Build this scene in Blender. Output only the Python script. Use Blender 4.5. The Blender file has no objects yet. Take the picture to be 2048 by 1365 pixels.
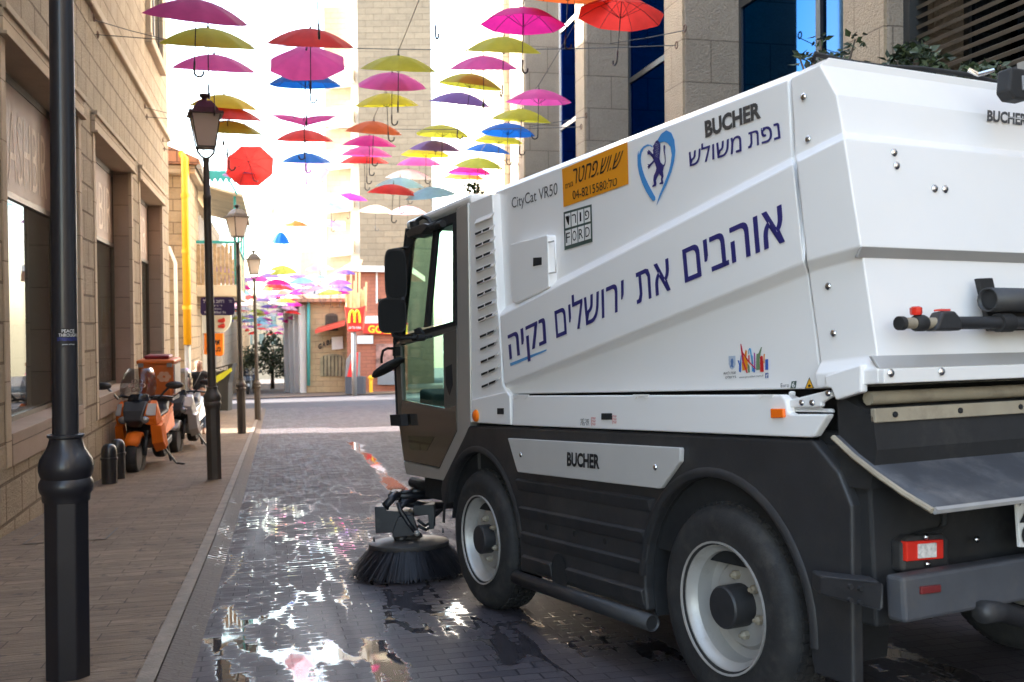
import bpy, bmesh, math, random
from mathutils import Vector, Matrix
random.seed(7)
R = math.radians
scn = bpy.context.scene
COL = scn.collection

# ------------------------------------------------------------------ camera
FPX, CXP, CYP = 2048.0, 1024.0, 682.5
_yaw, _pitch, _roll = R(13.0), -math.atan((682.5 - 646) / 2048.0), R(0.5)
FW = Vector((math.sin(_yaw) * math.cos(_pitch), math.cos(_yaw) * math.cos(_pitch), math.sin(_pitch)))
_r0 = Vector((math.cos(_yaw), -math.sin(_yaw), 0)); _u0 = _r0.cross(FW)
RT = _r0 * math.cos(_roll) - _u0 * math.sin(_roll)
UP = _u0 * math.cos(_roll) + _r0 * math.sin(_roll)
CAM = Vector((0, 0, 1.28))
cam = bpy.data.cameras.new('camera'); cam.lens = 36; cam.sensor_width = 36; cam.clip_start = .05; cam.clip_end = 3000
cam.dof.use_dof = True; cam.dof.focus_distance = 4.9; cam.dof.aperture_fstop = 5.0
camo = bpy.data.objects.new('camera', cam); COL.objects.link(camo)
_m = Matrix((RT, UP, -FW)).transposed().to_4x4(); _m.translation = CAM
camo.matrix_world = _m
scn.camera = camo

# ------------------------------------------------------------------ sky, sun, exposure
SUN_EL = R(31); SUN_H = Vector((-.957, .29, 0)).normalized()
SUN_DIR = SUN_H * math.cos(SUN_EL) + Vector((0, 0, math.sin(SUN_EL)))
world = bpy.data.worlds.new('World'); scn.world = world; world.use_nodes = True
nt = world.node_tree; nt.nodes.clear()
sky = nt.nodes.new('ShaderNodeTexSky'); sky.sky_type = 'NISHITA'; sky.sun_disc = False
sky.sun_elevation = SUN_EL; sky.sun_rotation = math.atan2(SUN_H.x, SUN_H.y)
sky.air_density = 1.0; sky.dust_density = 2.5; sky.ozone_density = 1.0; sky.altitude = 700
bg = nt.nodes.new('ShaderNodeBackground'); bg.inputs[1].default_value = 0.15
out = nt.nodes.new('ShaderNodeOutputWorld')
wb = nt.nodes.new('ShaderNodeMix'); wb.data_type = 'RGBA'; wb.blend_type = 'MULTIPLY'; wb.inputs[0].default_value = 1; wb.inputs[7].default_value = (1.12, 1.01, .85, 1)
nt.links.new(sky.outputs[0], wb.inputs[6]); nt.links.new(wb.outputs[2], bg.inputs[0]); nt.links.new(bg.outputs[0], out.inputs[0])
sun = bpy.data.lights.new('sun', 'SUN'); sun.energy = 3.2; sun.angle = R(.5); sun.color = (1, .96, .90)
suno = bpy.data.objects.new('sun', sun); COL.objects.link(suno)
suno.rotation_euler = (-SUN_DIR).to_track_quat('-Z', 'Y').to_euler()
scn.view_settings.view_transform = 'Standard'; scn.view_settings.look = 'None'
scn.view_settings.exposure = 3.45; scn.view_settings.gamma = 1.0
scn.render.engine = 'CYCLES'
scn.cycles.use_denoising = True
scn.cycles.max_bounces = 8; scn.cycles.diffuse_bounces = 4; scn.cycles.glossy_bounces = 4
scn.cycles.transparent_max_bounces = 12; scn.cycles.transmission_bounces = 4
scn.cycles.caustics_reflective = False; scn.cycles.caustics_refractive = False

# ------------------------------------------------------------------ measuring helpers
def ray(px, py): return RT * ((px - CXP) / FPX) + UP * ((CYP - py) / FPX) + FW
def at(px, py, z): return CAM + ray(px, py) * z
def on_x(px, py, x): d = ray(px, py); return CAM + d * ((x - CAM.x) / d.x)
def on_y(px, py, y): d = ray(px, py); return CAM + d * ((y - CAM.y) / d.y)
TF = Vector((-0.24017268, 0.96859607, -0.06433303)); TR = Vector((0.97066362, 0.24040431, -0.00423143)); TU = TR.cross(TF)
TO = Vector((1.57183363, 3.4175981, -0.13403519))
def G(x, y):                                        # height of the sloping street
    z = TO.z - (TU.x * (x - TO.x) + TU.y * (y - TO.y)) / TU.z
    d = max(0.0, y - 6.5)
    return z + .022 * d * d / (d + 5)
def onground(px, py):
    d = ray(px, py); t = .5
    while t < 500:
        p = CAM + d * t
        if p.z < G(p.x, p.y): break
        t *= 1.01
    a, b = t / 1.01, t
    for _ in range(30):
        m = (a + b) / 2; p = CAM + d * m
        if p.z < G(p.x, p.y): b = m
        else: a = m
    return CAM + d * b

# ------------------------------------------------------------------ mesh helpers
WM = {}
class MB:
    def __init__(s): s.v = []; s.f = []; s.mi = []; s.m = 0
    def add(s, vs, fs):
        o = len(s.v); s.v += [tuple(v) for v in vs]
        for f in fs: s.f.append([i + o for i in f]); s.mi.append(s.m)
        return s
    def box(s, c, d, M=None):
        x, y, z = d[0] / 2, d[1] / 2, d[2] / 2
        vs = [Vector((a * x, b * y, e * z)) for a in (-1, 1) for b in (-1, 1) for e in (-1, 1)]
        if M is not None: vs = [M @ v for v in vs]
        c = Vector(c); vs = [v + c for v in vs]
        return s.add(vs, [(0, 1, 3, 2), (4, 6, 7, 5), (0, 4, 5, 1), (2, 3, 7, 6), (0, 2, 6, 4), (1, 5, 7, 3)])
    def bb(s, x0, x1, y0, y1, z0, z1): return s.box(((x0 + x1) / 2, (y0 + y1) / 2, (z0 + z1) / 2), (abs(x1 - x0), abs(y1 - y0), abs(z1 - z0)))
    def quad(s, a, b, c, d): return s.add([a, b, c, d], [(0, 1, 2, 3)])
    def poly(s, pts): return s.add(pts, [tuple(range(len(pts)))])
    def prism(s, pts, off):                         # 3-D outline extruded by vector off
        n = len(pts); off = Vector(off); a = [Vector(p) for p in pts]; b = [p + off for p in a]
        nrm = Vector((0, 0, 0))
        for i in range(n): nrm += a[i].cross(a[(i + 1) % n])
        if nrm.dot(off) > 0: a.reverse(); b.reverse()
        return s.add(a + b, [tuple(range(n)), tuple(range(2 * n - 1, n - 1, -1))] + [(i, i + n, (i + 1) % n + n, (i + 1) % n) for i in range(n)])
    def loft(s, rings, caps=True, closed=True):
        n = len(rings[0]); vs = [p for r in rings for p in r]; fs = []
        for k in range(len(rings) - 1):
            for i in range(n if closed else n - 1):
                j = (i + 1) % n; fs.append((k * n + i, k * n + j, (k + 1) * n + j, (k + 1) * n + i))
        if caps and caps != 'end': fs.append(tuple(range(n - 1, -1, -1)))
        if caps and caps != 'start': fs.append(tuple(range((len(rings) - 1) * n, len(rings) * n)))
        return s.add(vs, fs)
    def tube(s, pts, r, n=8, caps=True):
        pts = [Vector(p) for p in pts]; rs = r if isinstance(r, (list, tuple)) else [r] * len(pts)
        rings = []; u = None
        for i, p in enumerate(pts):
            t = (pts[min(i + 1, len(pts) - 1)] - pts[max(i - 1, 0)]).normalized()
            if u is None: u = t.orthogonal().normalized()
            else:
                u = (u - t * u.dot(t)); u = u.normalized() if u.length > 1e-6 else t.orthogonal().normalized()
            w = t.cross(u)
            rings.append([p + (u * math.cos(a) + w * math.sin(a)) * rs[i] for a in [2 * math.pi * k / n for k in range(n)]])
        return s.loft(rings, caps)
    def lathe(s, prof, c=(0, 0, 0), n=24, axis='z', rot=0, caps=True):
        c = Vector(c); rings = []
        for r, h in prof:
            ring = []
            for k in range(n):
                a = 2 * math.pi * k / n + rot
                p = (r * math.cos(a), r * math.sin(a), h)
                if axis == 'y': p = (r * math.cos(a), h, r * math.sin(a))
                if axis == 'x': p = (h, r * math.cos(a), r * math.sin(a))
                ring.append(c + Vector(p))
            rings.append(ring)
        return s.loft(rings, caps)
    def ball(s, c, d, n=12, m=8):
        c = Vector(c)
        rings = []
        for j in range(m + 1):
            t = math.pi * j / m; rr = max(math.sin(t), .02)
            rings.append([c + Vector((d[0] * rr * math.cos(2 * math.pi * k / n), d[1] * rr * math.sin(2 * math.pi * k / n), -d[2] * math.cos(t))) for k in range(n)])
        return s.loft(rings)
    def build(s, name, mats, parent=None, smooth=False, bevel=0, world=False, seg=2, solid=0, auto=None, recalc=True, weld=False):
        me = bpy.data.meshes.new(name)
        vs = s.v
        if world and parent is not None:
            iv = WM[parent.name].inverted(); vs = [iv @ Vector(v) for v in vs]
        me.from_pydata([tuple(v) for v in vs], [], s.f)
        if not isinstance(mats, (list, tuple)): mats = [mats]
        for m in mats: me.materials.append(m)
        for p, i in zip(me.polygons, s.mi): p.material_index = i
        if recalc:
            b = bmesh.new(); b.from_mesh(me)
            if weld: bmesh.ops.remove_doubles(b, verts=b.verts, dist=1e-5)
            bmesh.ops.recalc_face_normals(b, faces=b.faces); b.to_mesh(me); b.free()
        if smooth:
            me.polygons.foreach_set('use_smooth', [True] * len(me.polygons))
            if auto is not None: me.set_sharp_from_angle(angle=R(auto))
        o = bpy.data.objects.new(name, me); COL.objects.link(o)
        WM[o.name] = WM[parent.name].copy() if parent is not None else Matrix.Identity(4)
        if parent is not None: o.parent = parent
        if bevel:
            mo = o.modifiers.new('bevel', 'BEVEL'); mo.width = bevel; mo.segments = seg; mo.limit_method = 'ANGLE'; mo.angle_limit = R(35); mo.harden_normals = False
        if solid:
            mo = o.modifiers.new('solid', 'SOLIDIFY'); mo.thickness = solid; mo.offset = 0
        return o

def thing(name, label, cat, M=None, group=None):
    o = bpy.data.objects.new(name, None); o.empty_display_size = .2; COL.objects.link(o)
    if M is None: M = Matrix.Identity(4)
    elif not isinstance(M, Matrix): M = Matrix.Translation(Vector(M))
    o.matrix_world = M; WM[o.name] = M.copy()
    o['label'] = label; o['category'] = cat
    if group: o['group'] = group
    return o
def tag(o, label, cat, group=None):
    o['label'] = label; o['category'] = cat
    if group: o['group'] = group
    return o
def structure(o): o['kind'] = 'structure'; return o
def dup(root, M, label=None, group=None, mats=None):
    r = root.copy(); COL.objects.link(r); r.matrix_world = M; WM[r.name] = M.copy()
    if label: r['label'] = label
    if group: r['group'] = group
    for ch in list(root.children):
        c = ch.copy(); COL.objects.link(c); c.parent = r
        for g in list(ch.children):
            d = g.copy(); COL.objects.link(d); d.parent = c
    return r
def kids(o, name): return [c for c in o.children if c.name.split('.')[0] == name]
def set_mat(o, m): o.material_slots[0].link = 'OBJECT'; o.material_slots[0].material = m

# ------------------------------------------------------------------ materials
def _new(name):
    m = bpy.data.materials.new(name); m.use_nodes = True; t = m.node_tree; t.nodes.clear()
    o = t.nodes.new('ShaderNodeOutputMaterial'); b = t.nodes.new('ShaderNodeBsdfPrincipled'); t.links.new(b.outputs[0], o.inputs[0])
    return m, t, b, o
def N(t, kind, **kw):
    n = t.nodes.new(kind)
    for k, v in kw.items():
        if k.startswith('i'): 
            key = int(k[1:]) if k[1:].isdigit() else k[1:]
            n.inputs[key].default_value = v
        else: setattr(n, k, v)
    return n
def mathn(t, op, a, b=None, clamp=False):
    n = t.nodes.new('ShaderNodeMath'); n.operation = op; n.use_clamp = clamp
    for i, x in enumerate((a, b)):
        if x is None: continue
        if isinstance(x, (int, float)): n.inputs[i].default_value = x
        else: t.links.new(x, n.inputs[i])
    return n.outputs[0]
def mixc(t, f, a, b):
    n = t.nodes.new('ShaderNodeMix'); n.data_type = 'RGBA'
    for i, x in ((0, f), (6, a), (7, b)):
        if isinstance(x, (int, float)): n.inputs[i].default_value = x
        elif isinstance(x, tuple): n.inputs[i].default_value = x if len(x) == 4 else x + (1,)
        else: t.links.new(x, n.inputs[i])
    return n.outputs[2]
def ramp(t, f, lo, hi):
    n = t.nodes.new('ShaderNodeMapRange'); n.clamp = True
    n.inputs[1].default_value = lo; n.inputs[2].default_value = hi; t.links.new(f, n.inputs[0]); return n.outputs[0]
def objco(t): return t.nodes.new('ShaderNodeTexCoord').outputs['Object']
def noise(t, co, scale, detail=4, rough=.55):
    n = N(t, 'ShaderNodeTexNoise'); n.inputs['Scale'].default_value = scale; n.inputs['Detail'].default_value = detail; n.inputs['Roughness'].default_value = rough
    t.links.new(co, n.inputs['Vector']); return n.outputs['Fac']
def c4(c): return tuple(c) + (1,) if len(c) == 3 else c
def sc(c, k): return tuple(min(1, x * k) for x in c[:3])
def pm(name, col, rough=.5, metal=0, var=.1, vs=6, bump=0, bs=80, coat=0, spec=.5, dirt=0, dcol=(.12, .1, .08), rv=.3):
    m, t, b, o = _new(name); co = objco(t)
    f = noise(t, co, vs, 5)
    f = ramp(t, f, .3, .7)
    c = mixc(t, f, sc(col, 1 - var), sc(col, 1 + var))
    if dirt:
        d = ramp(t, noise(t, co, vs * .7, 8, .7), .62 - dirt * .25, .85); c = mixc(t, d, c, dcol)
    t.links.new(c, b.inputs['Base Color'])
    b.inputs['Metallic'].default_value = metal; b.inputs['Specular IOR Level'].default_value = spec
    rr = mathn(t, 'ADD', mathn(t, 'MULTIPLY', noise(t, co, vs * 3, 3), rough * rv), rough * (1 - rv / 2)); t.links.new(rr, b.inputs['Roughness'])
    b.inputs['Coat Weight'].default_value = coat; b.inputs['Coat Roughness'].default_value = .08
    if bump:
        bn = N(t, 'ShaderNodeBump'); bn.inputs['Strength'].default_value = bump; bn.inputs['Distance'].default_value = .01
        t.links.new(noise(t, co, bs, 4), bn.inputs['Height']); t.links.new(bn.outputs[0], b.inputs['Normal'])
    return m
def glass(name, tint, gloss=1.0, rough=.01, ior=1.5):
    m = bpy.data.materials.new(name); m.use_nodes = True; t = m.node_tree; t.nodes.clear()
    o = t.nodes.new('ShaderNodeOutputMaterial'); tr = N(t, 'ShaderNodeBsdfTransparent'); tr.inputs[0].default_value = c4(tint)
    g = N(t, 'ShaderNodeBsdfGlossy'); g.inputs['Roughness'].default_value = rough; g.inputs[0].default_value = (1, 1, 1, 1)
    lw = N(t, 'ShaderNodeLayerWeight'); lw.inputs[0].default_value = .5      # Schlick's curve, the same from both sides of a pane
    f0 = ((ior - 1) / (ior + 1)) ** 2; fr = mathn(t, 'ADD', mathn(t, 'MULTIPLY', mathn(t, 'POWER', lw.outputs['Facing'], 5.0), 1 - f0), f0)
    mx = N(t, 'ShaderNodeMixShader')
    t.links.new(mathn(t, 'MULTIPLY', fr, gloss, True), mx.inputs[0]); t.links.new(tr.outputs[0], mx.inputs[1]); t.links.new(g.outputs[0], mx.inputs[2]); t.links.new(mx.outputs[0], o.inputs[0])
    return m
def stone(name, col, col2, mortar, bw, bh, msize=.012, relief=.6, grain=30, rough=.85, uv='wall', stain=.25, offs=.5):
    m, t, b, o = _new(name); co = objco(t)
    sp = N(t, 'ShaderNodeSeparateXYZ'); t.links.new(co, sp.inputs[0])
    cb = N(t, 'ShaderNodeCombineXYZ')
    if uv == 'wall':
        t.links.new(mathn(t, 'ADD', sp.outputs[0], sp.outputs[1]), cb.inputs[0]); t.links.new(sp.outputs[2], cb.inputs[1])
    else:
        t.links.new(sp.outputs[0], cb.inputs[0]); t.links.new(sp.outputs[1], cb.inputs[1])
    br = N(t, 'ShaderNodeTexBrick'); br.offset = offs; t.links.new(cb.outputs[0], br.inputs['Vector'])
    br.inputs['Scale'].default_value = 1; br.inputs['Brick Width'].default_value = bw; br.inputs['Row Height'].default_value = bh
    br.inputs['Mortar Size'].default_value = msize; br.inputs['Mortar Smooth'].default_value = .25; br.inputs['Bias'].default_value = 0
    br.inputs['Color1'].default_value = c4(col); br.inputs['Color2'].default_value = c4(col2); br.inputs['Mortar'].default_value = c4(mortar)
    n1 = noise(t, co, 2.2, 6, .6); n2 = noise(t, co, grain, 5, .65)
    c = mixc(t, mathn(t, 'MULTIPLY', ramp(t, n2, .35, .7), .3 + .14 * min(relief, 1.6)), br.outputs['Color'], sc(col, .62))
    c = mixc(t, mathn(t, 'MULTIPLY', ramp(t, n1, .42, .75), stain), c, sc(mortar, .7))
    t.links.new(c, b.inputs['Base Color']); b.inputs['Roughness'].default_value = rough; b.inputs['Specular IOR Level'].default_value = .3
    h = mathn(t, 'ADD', mathn(t, 'MULTIPLY', n2, relief), mathn(t, 'MULTIPLY', br.outputs['Fac'], -.7))
    bn = N(t, 'ShaderNodeBump'); bn.inputs['Strength'].default_value = 1; bn.inputs['Distance'].default_value = .022 + .012 * min(relief, 1.6)
    t.links.new(h, bn.inputs['Height']); t.links.new(bn.outputs[0], b.inputs['Normal'])
    return m
def cloth(name, col):
    m, t, b, o = _new(name); co = objco(t)
    c = mixc(t, ramp(t, noise(t, co, 5, 3), .3, .7), sc(col, .9), sc(col, 1.08)); t.links.new(c, b.inputs['Base Color'])
    b.inputs['Roughness'].default_value = .6; b.inputs['Specular IOR Level'].default_value = .25
    tr = N(t, 'ShaderNodeBsdfTranslucent'); t.links.new(c, tr.inputs[0])
    mx = N(t, 'ShaderNodeMixShader'); mx.inputs[0].default_value = .6
    t.links.new(b.outputs[0], mx.inputs[1]); t.links.new(tr.outputs[0], mx.inputs[2]); t.links.new(mx.outputs[0], o.inputs[0])
    return m
_plain = {}
def flat(col, rough=.5):
    k = (tuple(round(x, 3) for x in col), rough)
    if k not in _plain: _plain[k] = pm('paint_%d' % len(_plain), col, rough, var=.04)
    return _plain[k]

_tm = {}
def text_mesh(s, bold=0.0, shear=0.0):
    k = (s, bold, shear)
    if k in _tm: return _tm[k]
    def grab(st, b=0, sh=0):
        c = bpy.data.curves.new('t', 'FONT'); c.body = st; c.offset = b; c.shear = sh; c.resolution_u = 3
        o = bpy.data.objects.new('t', c); COL.objects.link(o)
        me = bpy.data.meshes.new_from_object(o.evaluated_get(bpy.context.evaluated_depsgraph_get()))
        r = ([v.co.copy() for v in me.vertices], [tuple(p.vertices) for p in me.polygons])
        bpy.data.objects.remove(o); bpy.data.curves.remove(c); bpy.data.meshes.remove(me); return r
    vs, fs = grab(s, bold, shear)
    heb = any('\u0590' <= ch <= '\u05ff' for ch in s)
    h = max(v.y for v in grab('\u05d4' if heb else 'H')[0])
    x0 = min(v.x for v in vs); x1 = max(v.x for v in vs)
    _tm[k] = ([((v.x - x0) / (x1 - x0), v.y / h) for v in vs], fs); return _tm[k]
def put_text(mb, s, bl, br, tr, tl, bold=0.0, shear=0.0):
    vs, fs = text_mesh(s, bold, shear)
    bl, br, tr, tl = [Vector(p) for p in (bl, br, tr, tl)]
    mb.add([(bl * (1 - u) + br * u) * (1 - v) + (tl * (1 - u) + tr * u) * v for u, v in vs], fs)
def heb(s): return s[::-1]
# ------------------------------------------------------------------ ground, road, pavement
def ys_range(a, b):
    r = []; y = a
    while y < b: r.append(y); y += .5 if y < 30 else (2 if y < 80 else 12)
    return r + [b]
def sheet(name, x0, x1, y0, y1, dz, m, nx=6, dz1=None):
    mb = MB(); ys = ys_range(y0, y1); vs = []
    for y in ys:
        for i in range(nx + 1):
            x = x0 + (x1 - x0) * i / nx; d = dz if dz1 is None else dz + (dz1 - dz) * i / nx
            vs.append((x, y, G(x, y) + d))
    fs = [(j * (nx + 1) + i, j * (nx + 1) + i + 1, (j + 1) * (nx + 1) + i + 1, (j + 1) * (nx + 1) + i) for j in range(len(ys) - 1) for i in range(nx)]
    o = mb.add(vs, fs).build(name, m, smooth=True, recalc=False); return structure(o)

def road_material(name, gutter=False):
    m, t, b, o = _new(name); co = objco(t)
    sp = N(t, 'ShaderNodeSeparateXYZ'); t.links.new(co, sp.inputs[0]); X, Y = sp.outputs[0], sp.outputs[1]
    fl = N(t, 'ShaderNodeCombineXYZ'); t.links.new(X, fl.inputs[0]); t.links.new(Y, fl.inputs[1])
    # slightly wandering courses
    wob = N(t, 'ShaderNodeVectorMath', operation='MULTIPLY_ADD'); nz = N(t, 'ShaderNodeTexNoise'); nz.inputs['Scale'].default_value = 2.5; t.links.new(fl.outputs[0], nz.inputs['Vector'])
    t.links.new(nz.outputs['Color'], wob.inputs[0]); wob.inputs[1].default_value = (.03, .03, 0); t.links.new(fl.outputs[0], wob.inputs[2])
    br = N(t, 'ShaderNodeTexBrick'); br.offset = .5; t.links.new(wob.outputs[0], br.inputs['Vector'])
    br.inputs['Scale'].default_value = 1; br.inputs['Brick Width'].default_value = .165; br.inputs['Row Height'].default_value = .088
    br.inputs['Mortar Size'].default_value = .0045; br.inputs['Mortar Smooth'].default_value = .3
    br.inputs['Color1'].default_value = (.115, .10, .105, 1); br.inputs['Color2'].default_value = (.072, .064, .07, 1); br.inputs['Mortar'].default_value = (.028, .025, .028, 1)
    fine = noise(t, co, 55, 4, .7); big = noise(t, co, .9, 5, .6)
    dry = mixc(t, mathn(t, 'MULTIPLY', ramp(t, big, .35, .7), .2), br.outputs['Color'], (.14, .118, .112))
    dry = mixc(t, mathn(t, 'MULTIPLY', ramp(t, fine, .5, .8), .35), dry, (.035, .03, .034))
    if gutter: dry = mixc(t, .75, dry, mixc(t, ramp(t, fine, .35, .7), (.10, .075, .055), (.17, .13, .095)))
    # how wet
    bw_ = N(t, 'ShaderNodeTexBrick'); bw_.offset = .5; t.links.new(wob.outputs[0], bw_.inputs['Vector'])
    for q_, v_ in (('Scale', 1), ('Brick Width', .165), ('Row Height', .088), ('Mortar Size', .02), ('Mortar Smooth', 1)): bw_.inputs[q_].default_value = v_
    st = N(t, 'ShaderNodeVectorMath', operation='MULTIPLY'); t.links.new(co, st.inputs[0]); st.inputs[1].default_value = (2.1, .52, 1)
    n = noise(t, st.outputs[0], 1.3, 3, .5)
    n2 = noise(t, st.outputs[0], 6, 3, .6)
    def sq(e): return mathn(t, 'MULTIPLY', e, e)
    nY = mathn(t, 'MULTIPLY', Y, -1)
    # a long tongue of spilt water left of the machine, its far end a net of wet joints
    ex = mathn(t, 'DIVIDE', mathn(t, 'ADD', X, mathn(t, 'MULTIPLY', Y, -.03)), .85)
    A = mathn(t, 'SUBTRACT', 1.0, sq(mathn(t, 'ADD', ex, -.18)), True)
    A = mathn(t, 'MULTIPLY', A, ramp(t, nY, -13.0, -9.5))
    B = mathn(t, 'MULTIPLY', ramp(t, X, .55, 1.5), ramp(t, nY, -7.6, -5.0))
    Nr = ramp(t, nY, -7.8, -4.2)
    reg = mathn(t, 'ADD', mathn(t, 'MULTIPLY', A, .10), mathn(t, 'MULTIPLY', B, .24))
    reg = mathn(t, 'ADD', reg, mathn(t, 'MULTIPLY', mathn(t, 'MULTIPLY', A, Nr), .10))
    def pool(cx_, w_, y0, y1, k_):
        e_ = mathn(t, 'DIVIDE', mathn(t, 'SUBTRACT', mathn(t, 'ADD', X, mathn(t, 'MULTIPLY', mathn(t, 'SUBTRACT', noise(t, co, 1.1, 2), .5), .35)), cx_), w_)
        return mathn(t, 'MULTIPLY', mathn(t, 'MULTIPLY', mathn(t, 'SUBTRACT', 1.0, sq(e_), True), mathn(t, 'MULTIPLY', ramp(t, Y, y0 - .8, y0 + .3), ramp(t, nY, -y1 - .8, -y1 + .4))), k_)
    for a_ in ((-.16, .12, 8.0, 11.2, .18), (.12, .17, 3.5, 5.6, .20), (.45, .12, 3.2, 5.2, .2)): reg = mathn(t, 'ADD', reg, pool(*a_))
    # thin trail far up the street
    tx = mathn(t, 'ABSOLUTE', mathn(t, 'SUBTRACT', X, mathn(t, 'ADD', 1.17, mathn(t, 'MULTIPLY', noise(t, co, .55, 3), .36))))
    trail = mathn(t, 'MULTIPLY', ramp(t, mathn(t, 'MULTIPLY', tx, -1), -.17, -.05), mathn(t, 'MULTIPLY', ramp(t, Y, 9.5, 11.0), ramp(t, nY, -24, -19)))
    lvl = mathn(t, 'ADD', mathn(t, 'MULTIPLY', n, .75), mathn(t, 'MULTIPLY', n2, .26))
    lvl = mathn(t, 'ADD', lvl, reg); lvl = mathn(t, 'ADD', lvl, mathn(t, 'MULTIPLY', trail, .42))
    lvl = mathn(t, 'ADD', lvl, mathn(t, 'MULTIPLY', bw_.outputs['Fac'], mathn(t, 'SUBTRACT', .115, mathn(t, 'MULTIPLY', Nr, .085))))
    if gutter: lvl = mathn(t, 'ADD', mathn(t, 'ADD', lvl, mathn(t, 'MULTIPLY', noise(t, co, 9, 3), .2)), mathn(t, 'MULTIPLY', ramp(t, nY, -14, -9), .10))
    if not gutter:
        # rivulets: thin branching threads that follow the joints, wider towards the camera
        msk = mathn(t, 'MAXIMUM', A, mathn(t, 'MULTIPLY', mathn(t, 'MULTIPLY', ramp(t, X, -.5, -.3), ramp(t, nY, -13.2, -10.5)), mathn(t, 'MULTIPLY', ramp(t, mathn(t, 'MULTIPLY', X, -1), -1.5, -.9), 1.0)))
        msk = mathn(t, 'MULTIPLY', msk, ramp(t, noise(t, st.outputs[0], .7, 2), .36, .5))
        jn = mathn(t, 'MULTIPLY', bw_.outputs['Fac'], mathn(t, 'SUBTRACT', .05, mathn(t, 'MULTIPLY', Nr, .038)))
        def thread(vec, sc_, width, nearw, shift):
            cv = N(t, 'ShaderNodeVectorMath', operation='MULTIPLY_ADD'); t.links.new(co, cv.inputs[0]); cv.inputs[1].default_value = vec; cv.inputs[2].default_value = (shift, shift * 1.7, 0)
            d_ = mathn(t, 'ABSOLUTE', mathn(t, 'SUBTRACT', noise(t, cv.outputs[0], sc_, 2.5, .5), .5))
            w_ = mathn(t, 'ADD', width, mathn(t, 'MULTIPLY', Nr, nearw))
            return mathn(t, 'SUBTRACT', mathn(t, 'MULTIPLY', mathn(t, 'ADD', w_, jn), msk), mathn(t, 'ADD', d_, .012))
        sv = mathn(t, 'MAXIMUM', thread((2.3, .5, 1), 1.15, .007, .046, 3.1), thread((2.6, 1.0, 1), 1.5, .004, -.004, 9.4))
        sv = mathn(t, 'MAXIMUM', sv, thread((1.0, 2.4, 1), 1.2, .002, -.012, 21.0))
        lvl = mathn(t, 'MAXIMUM', lvl, mathn(t, 'ADD', .862, mathn(t, 'MULTIPLY', sv, 3.0)))
    pud = ramp(t, lvl, .856, .893)
    damp = mathn(t, 'MAXIMUM', ramp(t, reg, .02, .26), ramp(t, lvl, .72, .86)) if not gutter else ramp(t, mathn(t, 'MULTIPLY', Y, -1), -18, -10)
    wetc = mixc(t, .62, dry, (.014, .013, .016))
    col = mixc(t, damp, dry, mixc(t, .4, dry, (.028, .025, .033)))
    col = mixc(t, pud, col, wetc)
    t.links.new(col, b.inputs['Base Color'])
    rg = N(t, 'ShaderNodeMix'); rg.data_type = 'FLOAT'; t.links.new(damp, rg.inputs[0]); rg.inputs[2].default_value = .72; rg.inputs[3].default_value = .6 if gutter else .42
    rg2 = N(t, 'ShaderNodeMix'); rg2.data_type = 'FLOAT'; t.links.new(pud, rg2.inputs[0]); t.links.new(rg.outputs[0], rg2.inputs[2]); rg2.inputs[3].default_value = .015
    t.links.new(rg2.outputs[0], b.inputs['Roughness']); b.inputs['IOR'].default_value = 1.4
    t.links.new(mathn(t, 'ADD', mathn(t, 'MULTIPLY', pud, .35), .12), b.inputs['Specular IOR Level'])
    b.inputs['Coat IOR'].default_value = 1.36; b.inputs['Coat Roughness'].default_value = .01; b.inputs['Coat Weight'].default_value = 0
    h = mathn(t, 'ADD', mathn(t, 'MULTIPLY', br.outputs['Fac'], -.8), mathn(t, 'MULTIPLY', fine, .35))
    hs = mathn(t, 'MULTIPLY', mathn(t, 'SUBTRACT', 1.0, mathn(t, 'MULTIPLY', pud, .985)), h)
    rip = noise(t, co, 38 if gutter else 14, 2)
    hs = mathn(t, 'ADD', hs, mathn(t, 'MULTIPLY', rip, 1.1 if gutter else .018))
    bn = N(t, 'ShaderNodeBump'); bn.inputs['Strength'].default_value = .7; bn.inputs['Distance'].default_value = .006
    t.links.new(hs, bn.inputs['Height']); t.links.new(bn.outputs[0], b.inputs['Normal'])
    t.links.new(bn.outputs[0], b.inputs['Coat Normal'])
    return m

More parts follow.
